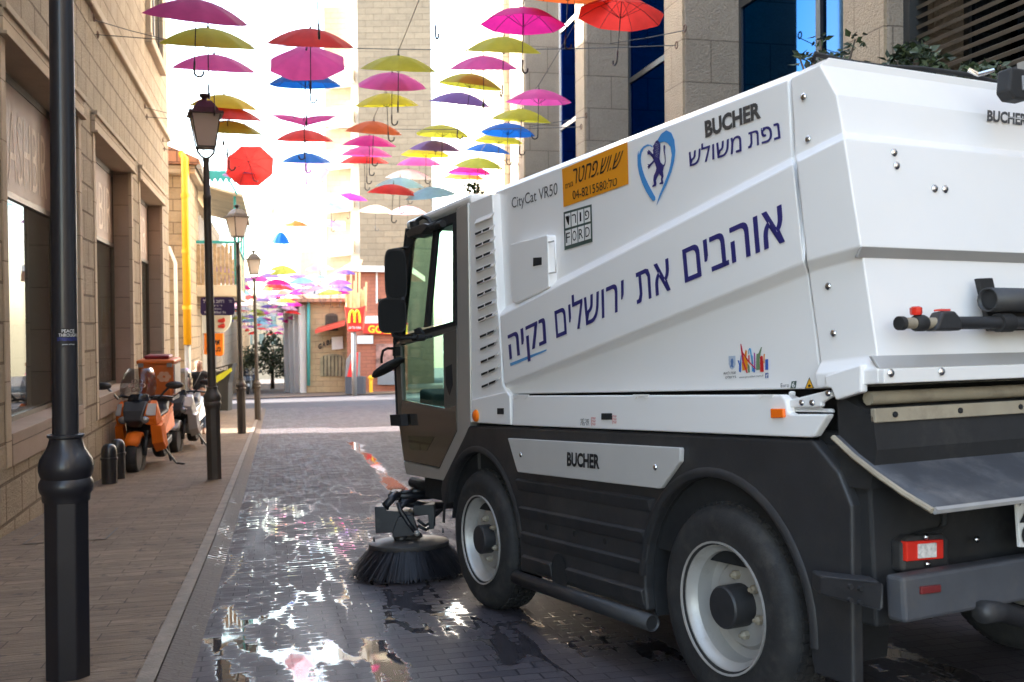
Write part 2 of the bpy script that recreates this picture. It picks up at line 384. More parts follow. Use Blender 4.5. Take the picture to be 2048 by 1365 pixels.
def sidewalk_material():
    m, t, b, o = _new('pavement_stone'); co = objco(t)
    sp = N(t, 'ShaderNodeSeparateXYZ'); t.links.new(co, sp.inputs[0])
    fl = N(t, 'ShaderNodeCombineXYZ'); t.links.new(sp.outputs[0], fl.inputs[0]); t.links.new(sp.outputs[1], fl.inputs[1])
    br = N(t, 'ShaderNodeTexBrick'); br.offset = .37; t.links.new(fl.outputs[0], br.inputs['Vector']); br.inputs['Scale'].default_value = 1
    br.inputs['Brick Width'].default_value = .43; br.inputs['Row Height'].default_value = .15; br.inputs['Mortar Size'].default_value = .004; br.inputs['Mortar Smooth'].default_value = .4
    br.inputs['Color1'].default_value = (.255, .19, .135, 1); br.inputs['Color2'].default_value = (.18, .132, .093, 1); br.inputs['Mortar'].default_value = (.075, .055, .04, 1)
    st = N(t, 'ShaderNodeVectorMath', operation='MULTIPLY'); t.links.new(co, st.inputs[0]); st.inputs[1].default_value = (3.0, 26, 1)
    streak = noise(t, st.outputs[0], 1.6, 5, .65); spot = noise(t, co, 90, 3, .7); big = noise(t, co, .8, 5, .6)
    c = mixc(t, mathn(t, 'MULTIPLY', ramp(t, streak, .38, .66), .7), br.outputs['Color'], (.085, .06, .043))
    c = mixc(t, mathn(t, 'MULTIPLY', ramp(t, spot, .55, .75), .45), c, (.31, .24, .175))
    c = mixc(t, mathn(t, 'MULTIPLY', ramp(t, big, .45, .75), .4), c, (.10, .075, .055))
    c = mixc(t, mathn(t, 'MULTIPLY', ramp(t, noise(t, co, 11, 2, .4), .64, .68), .5), c, (.05, .04, .034))
    t.links.new(c, b.inputs['Base Color']); b.inputs['Roughness'].default_value = .7; b.inputs['Specular IOR Level'].default_value = .15
    h = mathn(t, 'ADD', mathn(t, 'MULTIPLY', br.outputs['Fac'], -.6), mathn(t, 'MULTIPLY', streak, .9)); h = mathn(t, 'ADD', h, mathn(t, 'MULTIPLY', spot, .3))
    bn = N(t, 'ShaderNodeBump'); bn.inputs['Strength'].default_value = .9; bn.inputs['Distance'].default_value = .014; t.links.new(h, bn.inputs['Height']); t.links.new(bn.outputs[0], b.inputs['Normal'])
    return m
M_road = road_material('wet_paver_road'); M_gut = road_material('gutter_water', True); M_side = sidewalk_material()
M_asph = pm('asphalt', (.048, .045, .052), .8, var=.25, vs=1.2, bump=.4, bs=120)
M_ground = stone('far_paving', (.12, .10, .09), (.10, .085, .075), (.05, .04, .035), .6, .3, uv='floor', relief=.2)
sheet('ground', -60, 60, -12, 620, -.06, M_ground, nx=24)
sheet('road', -.37, 5.25, -6, 38, 0, M_road, nx=14)
sheet('gutter', -.50, -.37, -6, 38, .035, M_gut, nx=3, dz1=0.0)
kb = sheet('kerb', -.575, -.50, -6, 38, .05, pm('kerb_stone', (.165, .13, .097), .7, var=.25, vs=7, bump=.5, bs=60, dirt=.5), nx=2)
sheet('pavement', -2.3, -.575, -6, 38, .04, M_side, nx=6)
sheet('crossing', -40, 40, 38.0, 52, -.01, M_asph, nx=24)
sheet('far_pavement', -30, 40, 52, 60, .03, M_side, nx=24)
# cast manhole cover in the pavement
p = onground(140, 1083); mb = MB()
for a, b_ in ((-.26, .26),):
    x0, x1, y0, y1 = p.x - .3, p.x + .34, p.y - .32, p.y + .32
    mb.add([(x, y, G(x, y) + .0445) for x, y in ((x0, y0), (x1, y0), (x1, y1), (x0, y1))], [(0, 1, 2, 3)])
    for (xa, xb, ya, yb) in ((x0, x1, y0, y0 + .015), (x0, x1, y1 - .015, y1), (x0, x0 + .015, y0 + .015, y1 - .015), (x1 - .015, x1, y0 + .015, y1 - .015)):
        mb.m = 1; mb.add([(x, y, G(x, y) + .047) for x, y in ((xa, ya), (xb, ya), (xb, yb), (xa, yb))], [(0, 1, 2, 3)])
tag(mb.build('manhole_cover', [M_side, pm('dark_iron', (.04, .035, .03), .6)]), 'square stone filled manhole cover let into the pavement', 'manhole cover')

# ------------------------------------------------------------------ stone shop building on the left
M_rough = stone('rough_limestone', (.53, .435, .315), (.47, .385, .28), (.17, .12, .075), .56, .345, .016, relief=1.6, grain=26)
M_upper = stone('dressed_limestone', (.46, .375, .27), (.41, .33, .235), (.2, .145, .09), .62, .345, .013, relief=.8, grain=30, stain=.35)
M_smooth = stone('smooth_limestone', (.52, .43, .325), (.48, .395, .30), (.2, .155, .11), 40, .52, .006, relief=.15, grain=50, stain=.2)
M_pink = stone('pinkish_stone_slab', (.40, .31, .25), (.36, .28, .225), (.17, .13, .1), 40, .50, .006, relief=.12, grain=50, stain=.2)
M_frame = pm('bronze_window_frame', (.09, .075, .06), .4, metal=.6)
M_panel = pm('shop_sign_panel', (.30, .215, .17), .55, var=.18, vs=1.5)
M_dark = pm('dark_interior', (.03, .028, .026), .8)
M_shopglass = glass('shop_glass', (.55, .58, .57), .8)
M_letters = pm('pale_lettering', (.62, .52, .44), .6, var=.05)
WX, WY0, WY1, WTOP = -2.27, -0.6, 23.9, 10.3
bl = thing('stone_shop_building', 'tan rough stone building with deep shop windows along the left pavement', 'building', (WX, 14, G(WX, 14)))
def bw(name, mb, m, parent=None, **k): return mb.build(name, m, parent or bl, world=True, **k)
ZS, ZL, ZT = .35, 3.78, 4.03
OPEN = [(5.12, 8.52), (9.7, 13.1), (14.27, 17.7), (18.85, 22.4)]
mb = MB(); mb.bb(WX - .6, WX, WY0, WY1, -3, .06); bw('plinth', mb, M_rough, bevel=.012)
mb = MB(); edges = [WY0] + [y for o in OPEN for y in o] + [WY1]
for i in range(0, len(edges), 2): bw('pier', MB().bb(WX - .6, WX - .001, edges[i] + .16, edges[i + 1] - .16, .06, ZL).bb(WX - .6, WX - .001, edges[i], edges[i + 1], ZL + .001, ZT + .02), M_rough)
mb = MB(); mb.bb(WX - .6, WX, WY0, WY1, ZT + .02, 5.36); bw('wall', mb, M_rough)
mb = MB(); mb.bb(WX - .6, WX, WY0, WY1, 5.5, WTOP); mb.bb(WX - .6, WX + .0, WY1 - .5, WY1 + .001, 0, 0.01)
bw('upper_wall', mb, M_upper)
mb = MB(); mb.bb(WX - .6, WX + .07, WY0, WY1 + .05, 5.36, 5.5); bw('string_course', mb, M_smooth, bevel=.02)
mb = MB(); mb.bb(WX - 9, WX - .6, WY1 - .6, WY1, -3, WTOP); mb.bb(WX - 9.5, WX - 9, WY0, WY1, -3, WTOP); mb.bb(WX - 9.6, WX + .1, WY0, WY1 + .1, WTOP, WTOP + .4); bw('end_wall', mb, M_upper)
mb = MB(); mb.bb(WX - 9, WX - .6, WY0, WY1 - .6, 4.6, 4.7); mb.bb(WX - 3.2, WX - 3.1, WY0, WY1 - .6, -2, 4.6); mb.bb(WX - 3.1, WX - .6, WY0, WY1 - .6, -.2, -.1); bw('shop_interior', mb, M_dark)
for k, (a, b_) in enumerate(OPEN):
    for y0, y1 in ((a - .16, a), (b_, b_ + .16)): bw('margin_stone', MB().bb(WX - .04, WX + .012, y0, y1, .06, ZL), M_smooth, bevel=.006)
    bw('jamb', MB().bb(WX - .6, WX - .04, a - .159, a - .001, .061, ZL - .001), M_pink); bw('jamb', MB().bb(WX - .6, WX - .04, b_ + .001, b_ + .159, .061, ZL - .001), M_pink)
    mb = MB(); mb.bb(WX - .6, WX + .045, a - .2, b_ + .2, ZL + .03, ZT); mb.bb(WX - .6, WX + .075, a - .2, b_ + .2, ZT - .03, ZT + .03); mb.bb(WX - .6, WX + .075, a - .2, b_ + .2, ZL, ZL + .03)
    bw('lintel', mb, M_smooth, bevel=.004)
    mb = MB(); mb.bb(WX - .6, WX + .02, a + .001, b_ - .001, .06, ZS); bw('sill', mb, M_pink, bevel=.008)
    gx = WX - .3
    wf = bw('shop_window', MB().bb(gx - .05, gx + .03, a + .001, b_ - .001, 2.56, 2.62).bb(gx - .05, gx + .03, a + .001, b_ - .001, ZS, ZS + .05).bb(gx - .05, gx + .03, a + .001, b_ - .001, 3.70, ZL - .001).bb(gx - .05, gx + .03, a + .001, a + .04, ZS + .05, 3.7).bb(gx - .05, gx + .03, b_ - .04, b_ - .001, ZS + .05, 3.7), M_frame)
    bw('pane', MB().bb(gx - .012, gx, a + .04, b_ - .04, ZS + .05, 2.56), M_shopglass, wf)
    sg = bw('sign_panel', MB().bb(gx - .02, gx + .012, a + .04, b_ - .04, 2.62, 3.70), M_panel)
    tm = MB(); zz = (2.84, 3.30); X_ = gx + .016
    if k < 4:
        s = {0: 'HAM', 1: 'ASHBIR', 2: 'BIR', 3: 'IR'}[k]
        ya = {0: a + 2.2, 1: a + 1.33, 2: a + 2.1, 3: a + 2.45}[k]; yb = {0: b_ - .1, 1: a + 3.05, 2: a + 3.25, 3: a + 3.25}[k]
        put_text(tm, s, (X_, ya, zz[0] - .1), (X_, yb, zz[0] - .1), (X_, yb, zz[1] + .16), (X_, ya, zz[1] + .16), bold=-.012)
        bw('lettering', tm, M_letters, sg)
M_poster = pm('shop_poster', (.55, .54, .48), .6, var=.25, vs=2.2); M_pgrey = pm('grey_panel', (.17, .175, .18), .6, var=.08, vs=2)
M_ptan = pm('poster_tan', (.55, .4, .22), .6, var=.2)
a, b_ = OPEN[1]; gx = WX - .34
bw('display_board', MB().bb(gx - .03, gx, a + 2.3, b_ - .05, ZS + .05, 2.55), M_pgrey)
a, b_ = OPEN[2]
pb = bw('poster', MB().bb(gx - .03, gx, a + .05, b_ - .05, .96, 2.55), M_poster)
mb = MB()
for pts in (((.42, 2.2), (.62, 2.35), (.7, 2.0), (.66, 1.3), (.5, 1.25)), ((.75, 1.3), (1.0, 1.55), (1.25, 1.35), (1.2, 1.02), (.8, 1.0)), ((1.1, 1.7), (1.35, 1.9), (1.5, 1.2), (1.3, 1.1))):
    mb.poly([(gx + .004, a + 1.75 + y, z) for y, z in pts])
bw('poster_picture', mb, M_ptan, pb)
pg = bw('poster_footer', MB().bb(gx - .03, gx + .001, a + .05, b_ - .05, ZS + .05, .955), M_pgrey)
tm = MB(); put_text(tm, 'KOBOI', (gx + .006, a + 2.05, .5), (gx + .006, a + 3.25, .5), (gx + .006, a + 3.25, .82), (gx + .006, a + 2.05, .82)); bw('lettering', tm, M_letters, pg)
a, b_ = OPEN[-1]
pb = bw('poster', MB().bb(gx - .03, gx, a + .05, b_ - .05, ZS + .05, 2.55), pm('pale_poster', (.5, .56, .52), .5, var=.35, vs=1.3))
# upper window with moulded surround
mb = MB(); y0, y1 = 20.3, 22.3
mb.bb(WX - .02, WX + .09, y0 - .22, y0, 6.7, 10.2); mb.bb(WX - .02, WX + .09, y1, y1 + .22, 6.7, 10.2); mb.bb(WX - .02, WX + .12, y0 - .3, y1 + .3, 6.5, 6.7); bw('window_surround', mb, M_smooth, bevel=.015)
wf = bw('window', MB().bb(WX - .02, WX + .02, y0, y0 + .1, 6.7, 10.2).bb(WX - .02, WX + .02, y1 - .1, y1, 6.7, 10.2).bb(WX - .02, WX + .02, (y0 + y1) / 2 - .05, (y0 + y1) / 2 + .05, 6.7, 10.2), M_frame)
bw('pane', MB().bb(WX - .01, WX + .008, y0 + .1, y1 - .1, 6.7, 10.2), glass('upper_glass', (.12, .12, .12), 1.5), wf)

# ------------------------------------------------------------------ pilaster building on the right
M_fin = stone('grey_tooled_stone', (.47, .40, .32), (.41, .35, .28), (.22, .18, .14), .8, .55, .008, relief=1.2, grain=38, stain=.2)
M_fin2 = stone('warm_lit_tooled_stone', (.52, .42, .29), (.47, .38, .265), (.28, .22, .15), .8, .55, .008, relief=1.1, grain=38, stain=.2)  # same stone as the pilasters, with warm bounced light put into its colour
M_alu = pm('dark_aluminium', (.055, .06, .062), .45, metal=.5); M_winglass = None
m = bpy.data.materials.new('office_glass'); m.use_nodes = True; b = m.node_tree.nodes['Principled BSDF']; b.inputs['Base Color'].default_value = (.062, .092, .135, 1); b.inputs['Metallic'].default_value = 1; b.inputs['Roughness'].default_value = .03; b.inputs['IOR'].default_value = 1.55; b.inputs['Specular Tint'].default_value = (.10, .30, .80, 1); M_winglass = m  # blue of the reflected sky is put into the glass tint
M_louv = pm('brown_louvre', (.12, .105, .085), .5, metal=.2)
M_white = pm('white_paint', (.78, .77, .75), .5, var=.05)
br_ = thing('pilaster_building', 'office building with deep tooled stone pilasters behind the sweeper on the right', 'building', (5.2, 12, G(5.2, 12)))
def bp(name, mb, m, parent=None, **k): return mb.build(name, m, parent or br_, world=True, **k)
FX, GX, BTOP = 5.2, 5.98, 24.0
fins = [(3.5 - 4.45, .68), (3.5, .68), (7.95, .68), (12.44, .66), (16.75, .55), (21.1, 1.2)]
for y, w in fins:
    f = bp('pilaster', MB().bb(FX, GX + .2, y, y + w, -3, BTOP), M_fin, bevel=.01)
    bp('street_face', MB().bb(FX - .03, FX + .001, y + .015, y + w - .015, -3, BTOP), M_fin2, f)
bp('back_wall', MB().bb(GX + .5, GX + .8, -13, 22.3, -3, BTOP).bb(GX + .2, GX + 9, 22.0, 22.3, -3, BTOP), M_dark)  # unseen stretch nearer than the pilasters added to keep sky off the hatch
bp('parapet', MB().bb(FX - .1, GX + 9, -1, 22.3, BTOP, BTOP + .8), M_fin2)
for i in range(len(fins) - 1):
    y0 = fins[i][0] + fins[i][1]; y1 = fins[i + 1][0]
    if i == 2:
        pass
    gl = bp('window', MB().bb(GX - .03, GX + .05, y0, y0 + .07, -2, BTOP).bb(GX - .03, GX + .05, y1 - .07, y1, -2, BTOP), M_alu if i != 4 else M_white)
    n = 2; ym = y0 + (y1 - y0) * (.5 if i != 2 else .47)
    bp('mullion', MB().bb(GX - .04, GX + .05, ym - .05, ym + .05, -2, BTOP), M_alu if i != 4 else M_white, gl)
    for k in range(9): z = -.8 + 2.05 * k; bp('transom', MB().bb(GX - .03, GX + .05, y0 + .07, y1 - .07, z, z + .09), M_alu if i != 4 else M_white, gl)
    bp('pane', MB().bb(GX, GX + .02, y0 + .07, y1 - .07, -2, BTOP), M_winglass, gl)
# louvred shutter at the near end
y0, y1 = fins[1][0] + fins[1][1], fins[2][0]
mb = MB()
for k in range(60):
    z = 1.0 + k * .085; mb.box((FX + .25, (y0 + y1) / 2, z), (.07, y1 - y0 - .16, .03), Matrix.Rotation(R(-25), 3, 'Y'))
lv = bp('louvre_screen', mb, M_louv)
bp('louvre_frame', MB().bb(FX + .15, FX + .33, y1 - .09, y1 - .002, .9, 6.2).bb(FX + .15, FX + .33, y0 + .002, y0 + .09, .9, 6.2).bb(FX + .15, FX + .33, y0 + .09, y1 - .09, 3.02, 3.14), M_alu, lv)
# second building on the right, beyond, its upper part in sun
M_r2 = stone('cream_limestone', (.55, .46, .34), (.5, .42, .31), (.32, .26, .19), .7, .3, .008, relief=.5, grain=25)
M_plas = pm('glare_white_render', (.80, .78, .73), .85, var=.06, vs=1.2)  # white carries blown sunlight and haze put into far walls and balconies
b2 = thing('cream_corner_building', 'cream stone corner building with white sunlit wall past the pilasters', 'building', (5.4, 28, G(5.4, 28)))
def b2w(name, mb, m, parent=None, **k): return mb.build(name, m, parent or b2, world=True, **k)
b2w('wall', MB().bb(5.35, 12, 22.7, 27.3, -3, 22), M_r2)
b2w('sunlit_white_wall', MB().bb(5.5, 12, 27.3, 34.2, -3, 22), M_plas)
b2w('pier', MB().bb(5.2, 5.36, 23.2, 26.6, -3, 22), M_r2, bevel=.02)
b2w('cornice', MB().bb(5.1, 12, 22.7, 34.3, 22, 22.5), M_smooth)
b3 = thing('sky_blocking_house', 'unseen stone block added behind the camera to shade the rear hatch', 'building', (8, -14, G(8, -14)))  # out of view, added to cut the sky light on the sweeper's rear
MB().bb(.6, 30, -26, -14, -3, 20).build('wall', M_fin, b3, world=True)
# ------------------------------------------------------------------ street sweeper
TM = Matrix((TF, -TR, TU)).transposed().to_4x4(); TM.translation = TO
TL = -TR
def S(px, py, y=0.0):                      # pixel on the vehicle's left flank -> vehicle coordinates (x forward, y left, z up)
    d = ray(px, py); t = ((TO + TL * y - CAM).dot(TL)) / d.dot(TL); p = CAM + d * t - TO
    return Vector((p.dot(TF), p.dot(TL), p.dot(TU)))
def RE(px, py, x=-.78):                    # on a cross plane at x
    d = ray(px, py); t = ((TO + TF * x - CAM).dot(TF)) / d.dot(TF); p = CAM + d * t - TO
    return Vector((p.dot(TF), p.dot(TL), p.dot(TU)))
YR = -1.74
def mir(p): return Vector((p[0], YR - p[1], p[2]))
tk = thing('street_sweeper', 'white compact street sweeper truck with hebrew slogan and dark grey skirts', 'street sweeper', TM)
M_body = pm('white_body_paint', (.87, .85, .83), .32, var=.01, vs=2, coat=.3, rv=.03)
M_lower = pm('charcoal_plastic', (.026, .026, .028), .5, var=.2, vs=4, bump=.12, bs=260, dirt=.55, dcol=(.06, .054, .048))
M_black = pm('black_rubber', (.018, .018, .019), .7, var=.2, dirt=.35, dcol=(.06, .055, .05))
M_tyre = pm('tyre_rubber', (.022, .021, .021), .75, var=.25, vs=9, bump=.2, bs=120, dirt=.5, dcol=(.075, .066, .056))
M_rim = pm('grey_wheel_steel', (.46, .44, .41), .4, metal=.3, var=.08, dirt=.4, dcol=(.22, .16, .11))
M_silver = pm('silver_cab_paint', (.40, .385, .36), .35, metal=.35, var=.04, coat=.3)
M_cabdark = pm('dark_door_trim', (.085, .08, .072), .4, var=.1, coat=.2)
M_chrome = pm('bolt_steel', (.6, .6, .6), .25, metal=1)
M_amber = pm('amber_lens', (.95, .17, .01), .25, var=.04, coat=.5)
M_red = pm('red_lens', (.75, .03, .015), .25, var=.1, coat=.5)
M_beige = pm('dusty_beige_metal', (.36, .31, .23), .6, var=.15, dirt=.5)
M_rsheet = pm('grey_rubber_flap', (.062, .065, .075), .55, var=.15, vs=3, dirt=.5, dcol=(.26, .25, .25))
M_cabglass = glass('cab_glass', (.72, .88, .82), 1.0)
M_navy = pm('navy_lettering', (.028, .026, .16), .45, var=.04)
M_dgrey = pm('dark_grey_lettering', (.075, .07, .068), .45, var=.04)
M_ink = pm('black_lettering', (.012, .012, .014), .5, var=.04)
M_sky = pm('light_blue_decal', (.06, .27, .62), .45, var=.04)
M_bluel = pm('pale_blue_decal', (.1, .32, .62), .45, var=.04)
M_orange = pm('orange_decal', (.80, .30, .012), .45, var=.03)
M_fgreen = pm('dark_green_decal', (.05, .085, .075), .45, var=.03)
M_stripe = pm('bevel_shade_and_strip_grey', (.36, .35, .34), .35, var=.03, coat=.3)  # grey of the shaded down-facing bevel, shared with the lower strip

def panel(name, px, m, y=0.0, t=.03, parent=None, bevel=.006, **k):
    return MB().prism([S(a, b, y) for a, b in px], (0, -t, 0)).build(name, m, parent or tk, bevel=bevel, **k)
def rpanel(name, px, m, x, t=.02, parent=None, bevel=.003, **k):
    return MB().prism([RE(a, b, x) for a, b in px], (t, 0, 0)).build(name, m, parent or tk, bevel=bevel, **k)
# container body between the two seams: upper panel, lit ledge, middle panel, under-cut, lower panel
Fp = [(989, 386), (1000, 621), (1000, 633), (1009, 770), (1014, 780), (1023, 789)]
Rp = [(1576, 160), (1585, 316), (1587, 327), (1608, 526), (1617, 548), (1645, 778)]
yo = [-.058, -.058, .0, .0, -.04, -.04]
def ring(px, top=None, yoff=yo):
    l = [S(a, b, y) for (a, b), y in zip(px, yoff)]
    t = l[0] + Vector((0, -.045, .035)); t2 = l[0] + Vector((0, -.16, .055))
    left = [t2, t] + l
    return left + [mir(p) for p in reversed(left)]
body = MB().loft([ring(Rp), ring(Fp)]).build('body', M_body, tk, bevel=.007)
Sp = [(1583, 157), (1592, 313), (1594, 324), (1614, 523), (1623, 545), (1652, 776)]
Ep = [(1640, 130), (1687, 266), (1688, 277), (1722, 493), (1726, 514), (1757, 768)]
hatch = MB()
l0 = [S(a, b, y) for (a, b), y in zip(Sp, yo)]
E2 = [S(1640, 130, -.055), S(1673, 190, -.055), S(1687, 266, -.055), S(1688, 277, 0), S(1722, 493, 0), S(1726, 516, -.03), S(1755, 712, -.03), S(1757, 738, 0), S(1757, 768, 0)]
l0 = [l0[0], (l0[0] * .5 + l0[1] * .5), l0[1], l0[2], l0[3], l0[4], l0[4] * .22 + l0[5] * .78, l0[4] * .12 + l0[5] * .88, l0[5]]
yl = [-.055, -.055, -.055, 0, 0, -.03, -.03, 0, 0]
for p, y in zip(l0, yl): p.y = y
def cl(l):
    t = l[0] + Vector((0.0, -.045, .03)); left = [t] + l
    return left + [mir(p) for p in reversed(left)]
hatch.loft([cl(l0), cl(E2)], caps='start')
E3 = [cl(E2)[0]] + list(E2)
for i_ in range(len(E3) - 1): hatch.quad(E3[i_], mir(E3[i_]), mir(E3[i_ + 1]), E3[i_ + 1])
hatch = hatch.build('rear_hatch', M_body, tk, bevel=.005, weld=True)
# the hatch rear: strips proud of it, the upper one grey for bevel shade
e = E2
mb = MB(); 
def strip(i, j, out, m, name, y0=-.002, u0=0, u1=1):
    a = e[i] * (1 - u0) + e[j] * u0; b = e[i] * (1 - u1) + e[j] * u1
    o = Vector((-out, 0, 0))
    return MB().prism([Vector((a.x, y0, a.z)) + o, Vector((b.x, y0, b.z)) + o, Vector((b.x, YR - y0, b.z)) + o, Vector((a.x, YR - y0, a.z)) + o], (out + .01, 0, 0)).build(name, m, hatch, bevel=.003)
strip(4, 5, .003, M_stripe, 'stripe'); strip(6, 7, .004, M_stripe, 'stripe'); strip(7, 8, .02, M_body, 'bottom_rail', u0=.05)
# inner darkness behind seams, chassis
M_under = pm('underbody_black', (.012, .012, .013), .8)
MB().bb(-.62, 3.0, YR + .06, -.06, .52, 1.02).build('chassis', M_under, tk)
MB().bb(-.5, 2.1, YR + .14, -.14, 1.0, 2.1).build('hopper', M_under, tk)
# hatch side ear, hinge and bolts
panel('hatch_ear', [(1648, 752), (1722, 729), (1722, 785), (1671, 801), (1662, 778), (1651, 775)], M_body, .012, .03, hatch)
hg = panel('hinge_arm', [(1578, 800), (1654, 781), (1662, 784), (1664, 793), (1642, 806), (1642, 814), (1578, 816)], M_body, -.012, .02)
for a, b in ((1604, 806), (1625, 806), (1657, 787)): MB().lathe([(.011, 0), (.011, .004), (.006, .009), (.0005, .010)], S(a, b, -.012), 10, 'y').build('bolt', M_chrome, hg, smooth=True, auto=40)
panel('hinge_bracket', [(1576, 783), (1584, 783), (1580, 818), (1660, 818), (1664, 826), (1575, 824)], M_body, -.03, .02, hg)
for a, b in ((1608, 194), (1617, 279), (1657, 573), (1668, 667)):
    MB().lathe([(.012, 0), (.012, .004), (.007, .009), (.0005, .0105)], S(a, b, -.053 if b < 300 else -.029), 10, 'y').build('bolt', M_chrome, hatch, smooth=True, auto=40)
def rx(py):                                   # x of the hatch rear at an image height
    for i in range(len(E2) - 1):
        pass
    return -.74
def rear_hit(px, py):                          # on the faceted hatch rear
    for _ in range(1):
        best = None
        for i in range(len(e) - 1):
            a, b = e[i], e[i + 1]; nrm = Vector((-(b.z - a.z), 0, (b.x - a.x)))
            o = TO + TF * a.x + TL * a.y + TU * a.z
            nw = (TF * nrm.x + TU * nrm.z); d = ray(px, py); t = (o - CAM).dot(nw) / d.dot(nw); p = CAM + d * t - TO
            q = Vector((p.dot(TF), p.dot(TL), p.dot(TU)))
            if min(a.z, b.z) - 1e-3 <= q.z <= max(a.z, b.z) + 1e-3: return q
    return RE(px, py, -.75)
for a, b in ((1787, 306), (1792, 332), (1868, 378), (1889, 379), (1770, 747), (1871, 744)):
    q = rear_hit(a, b)
    if b > 700: q.x -= .02
    MB().lathe([(.013, 0), (.013, -.004), (.007, -.010), (.0005, -.011)], q, 10, 'x').build('bolt', M_chrome, hatch, smooth=True, auto=40)
# rear lettering, cable, work lamp
def rq(p, o=.004): q = rear_hit(*p); q.x -= o; return q
tm = MB(); put_text(tm, 'BUCHER', rq((1972, 242)), rq((2052, 251)), rq((2052, 230)), rq((1973, 222)), bold=.04); tm.build('lettering', M_dgrey, hatch)
cb = [S(1640, 130, -.06) + Vector((.03, 0, .02))]
for f in (0, .1, .25, .4, .6, .8, 1): cb.append(Vector((e[0].x + .015, -.05 + f * -1.2, e[0].z + .04 - .012 * math.sin(f * 9))))
MB().tube(cb, .009, 8).build('cable', M_black, hatch, smooth=True)
lq = rear_hit(2006, 175); lx = lq - Vector((.07, 0, 0))
wl = MB().prism([lx + Vector((0, .062, -.035)), lx + Vector((0, .045, .045)), lx + Vector((0, -.05, .045)), lx + Vector((0, -.058, -.035)), lx + Vector((0, -.03, -.06)), lx + Vector((0, .035, -.06))], (.055, 0, 0)).build('work_lamp', M_black, hatch, bevel=.008)
MB().bb(lx.x - .006, lx.x + .002, lx.y - .045, lx.y + .0, lx.z - .03, lx.z + .02).build('lens', pm('lamp_lens', (.3, .31, .33), .15), wl, bevel=.003)
MB().tube([lq + Vector((-.03, .08, .04)), lq + Vector((0, .12, .03)), lq + Vector((.02, .14, .05))], .008).build('lamp_bracket', M_chrome, wl)
rk = MB().tube([lq + Vector((-.02, -.08, .07)), lq + Vector((-.02, -.6, .09))], .03, 4).build('camera_rail', M_silver, hatch)
# hose wand and its bracket
bx = -.80
bk = rpanel('hose_bracket', [(1958, 557), (1986, 556), (1992, 582), (2100, 580), (2100, 660), (1982, 662), (1975, 630)], M_black, bx, .02, hatch)
a = RE(1975, 600, bx - .05); b = Vector((a.x, YR + .2, a.z + .0))
MB().lathe([(.036, 0), (.036, -.9)], a, 16, 'y', caps=False).build('suction_tube', M_lower, bk, smooth=True, solid=.005)
MB().lathe([(.029, -.01), (.029, -.02)], a, 16, 'y').build('tube_bore', M_under, bk)
w0 = RE(1797, 647, bx - .05)
def wy(px): return RE(px, 645, bx - .05).y - w0.y
wand = MB().lathe([(.020, wy(1905)), (.020, -1.05)], w0, 14, 'y').build('wand', M_lower, hatch, smooth=True, auto=40)
MB().lathe([(.011, 0), (.021, 0), (.021, wy(1806)), (.011, wy(1806))], w0, 14, 'y').build('wand_tip', M_black, wand, smooth=True, auto=40)
MB().lathe([(.017, wy(1806)), (.017, wy(1912))], w0, 14, 'y').build('brass_sleeve', M_beige, wand, smooth=True, auto=40)
MB().lathe([(.021, wy(1828)), (.025, wy(1832)), (.025, wy(1846)), (.021, wy(1850))], w0, 14, 'y').build('clamp', M_black, wand, smooth=True, auto=40)
MB().lathe([(.016, .024), (.018, .03), (.018, .046), (.012, .05)], w0 + Vector((0, wy(1833), 0)), 8).build('clamp_knob', M_red, wand, smooth=True, auto=40)
g0, g1 = wy(1858), wy(1912)
gr = MB().prism([w0 + Vector((-.024, g0, -.024)), w0 + Vector((-.024, g0 * .7 + g1 * .3, .034)), w0 + Vector((-.024, g0 * .25 + g1 * .75, .036)), w0 + Vector((-.024, g1, .012)), w0 + Vector((-.024, g1, -.024))], (.048, 0, 0)).build('trigger_grip', M_lower, wand, bevel=.008)
MB().bb(w0.x - .012, w0.x + .012, w0.y + g0 * .68 + g1 * .32, w0.y + g0 * .3 + g1 * .7, w0.z + .036, w0.z + .042).build('trigger', M_red, gr)
MB().lathe([(.03, wy(1995)), (.03, wy(2020))], w0, 14, 'y').build('wand_strap', M_black, wand, smooth=True, auto=40)
# below the hatch: rail, rubber sheet, tail flap
zr = e[8].z
MB().lathe([(.022, -.05), (.022, YR + .05)], (-.70, 0, zr - .045), 10, 'y').build('cross_tube', M_beige, tk, smooth=True, auto=40)
rl = MB().prism([Vector((-.755, -.02, zr - .075)), Vector((-.755, -.02, zr - .118)), Vector((-.765, YR + .02, zr - .118)), Vector((-.765, YR + .02, zr - .075))], (.02, 0, 0)).build('clamp_rail', M_beige, tk, bevel=.003)
for f in (.06, .28, .5, .72): MB().lathe([(.009, 0), (.009, -.006), (.0005, -.009)], (-.757, -.02 - f * 1.3, zr - .096), 8, 'x').build('bolt', M_under, rl)
MB().loft([[Vector((-.60, y, zr - .03)), Vector((-.745, y, zr - .1)), Vector((-.755, y, zr - .2)), Vector((-.72, y, zr - .32)), Vector((-.6, y, zr - .32))] for y in (-.02, YR + .02)]).build('rubber_skirt', M_black, tk)
A0, A1, A2 = S(1655, 868, -.01), RE(1765, 1006, -.96), RE(1727, 930, -.74)
fl_ = MB(); P0 = Vector((-.62, -.005, A0.z)); rows = []
prof = [(-.60, 1.01), (-.68, .955), (-.77, .905), (-.87, .856), (-.97, .815)]
r1 = [[Vector((x, y, z)) for i, y in enumerate([-.0 - k * .1 for k in range(18)])] for x, z in prof]
fl_.loft(r1, caps=False, closed=False); flap = fl_.build('tail_flap', M_rsheet, tk, smooth=True, solid=.012)
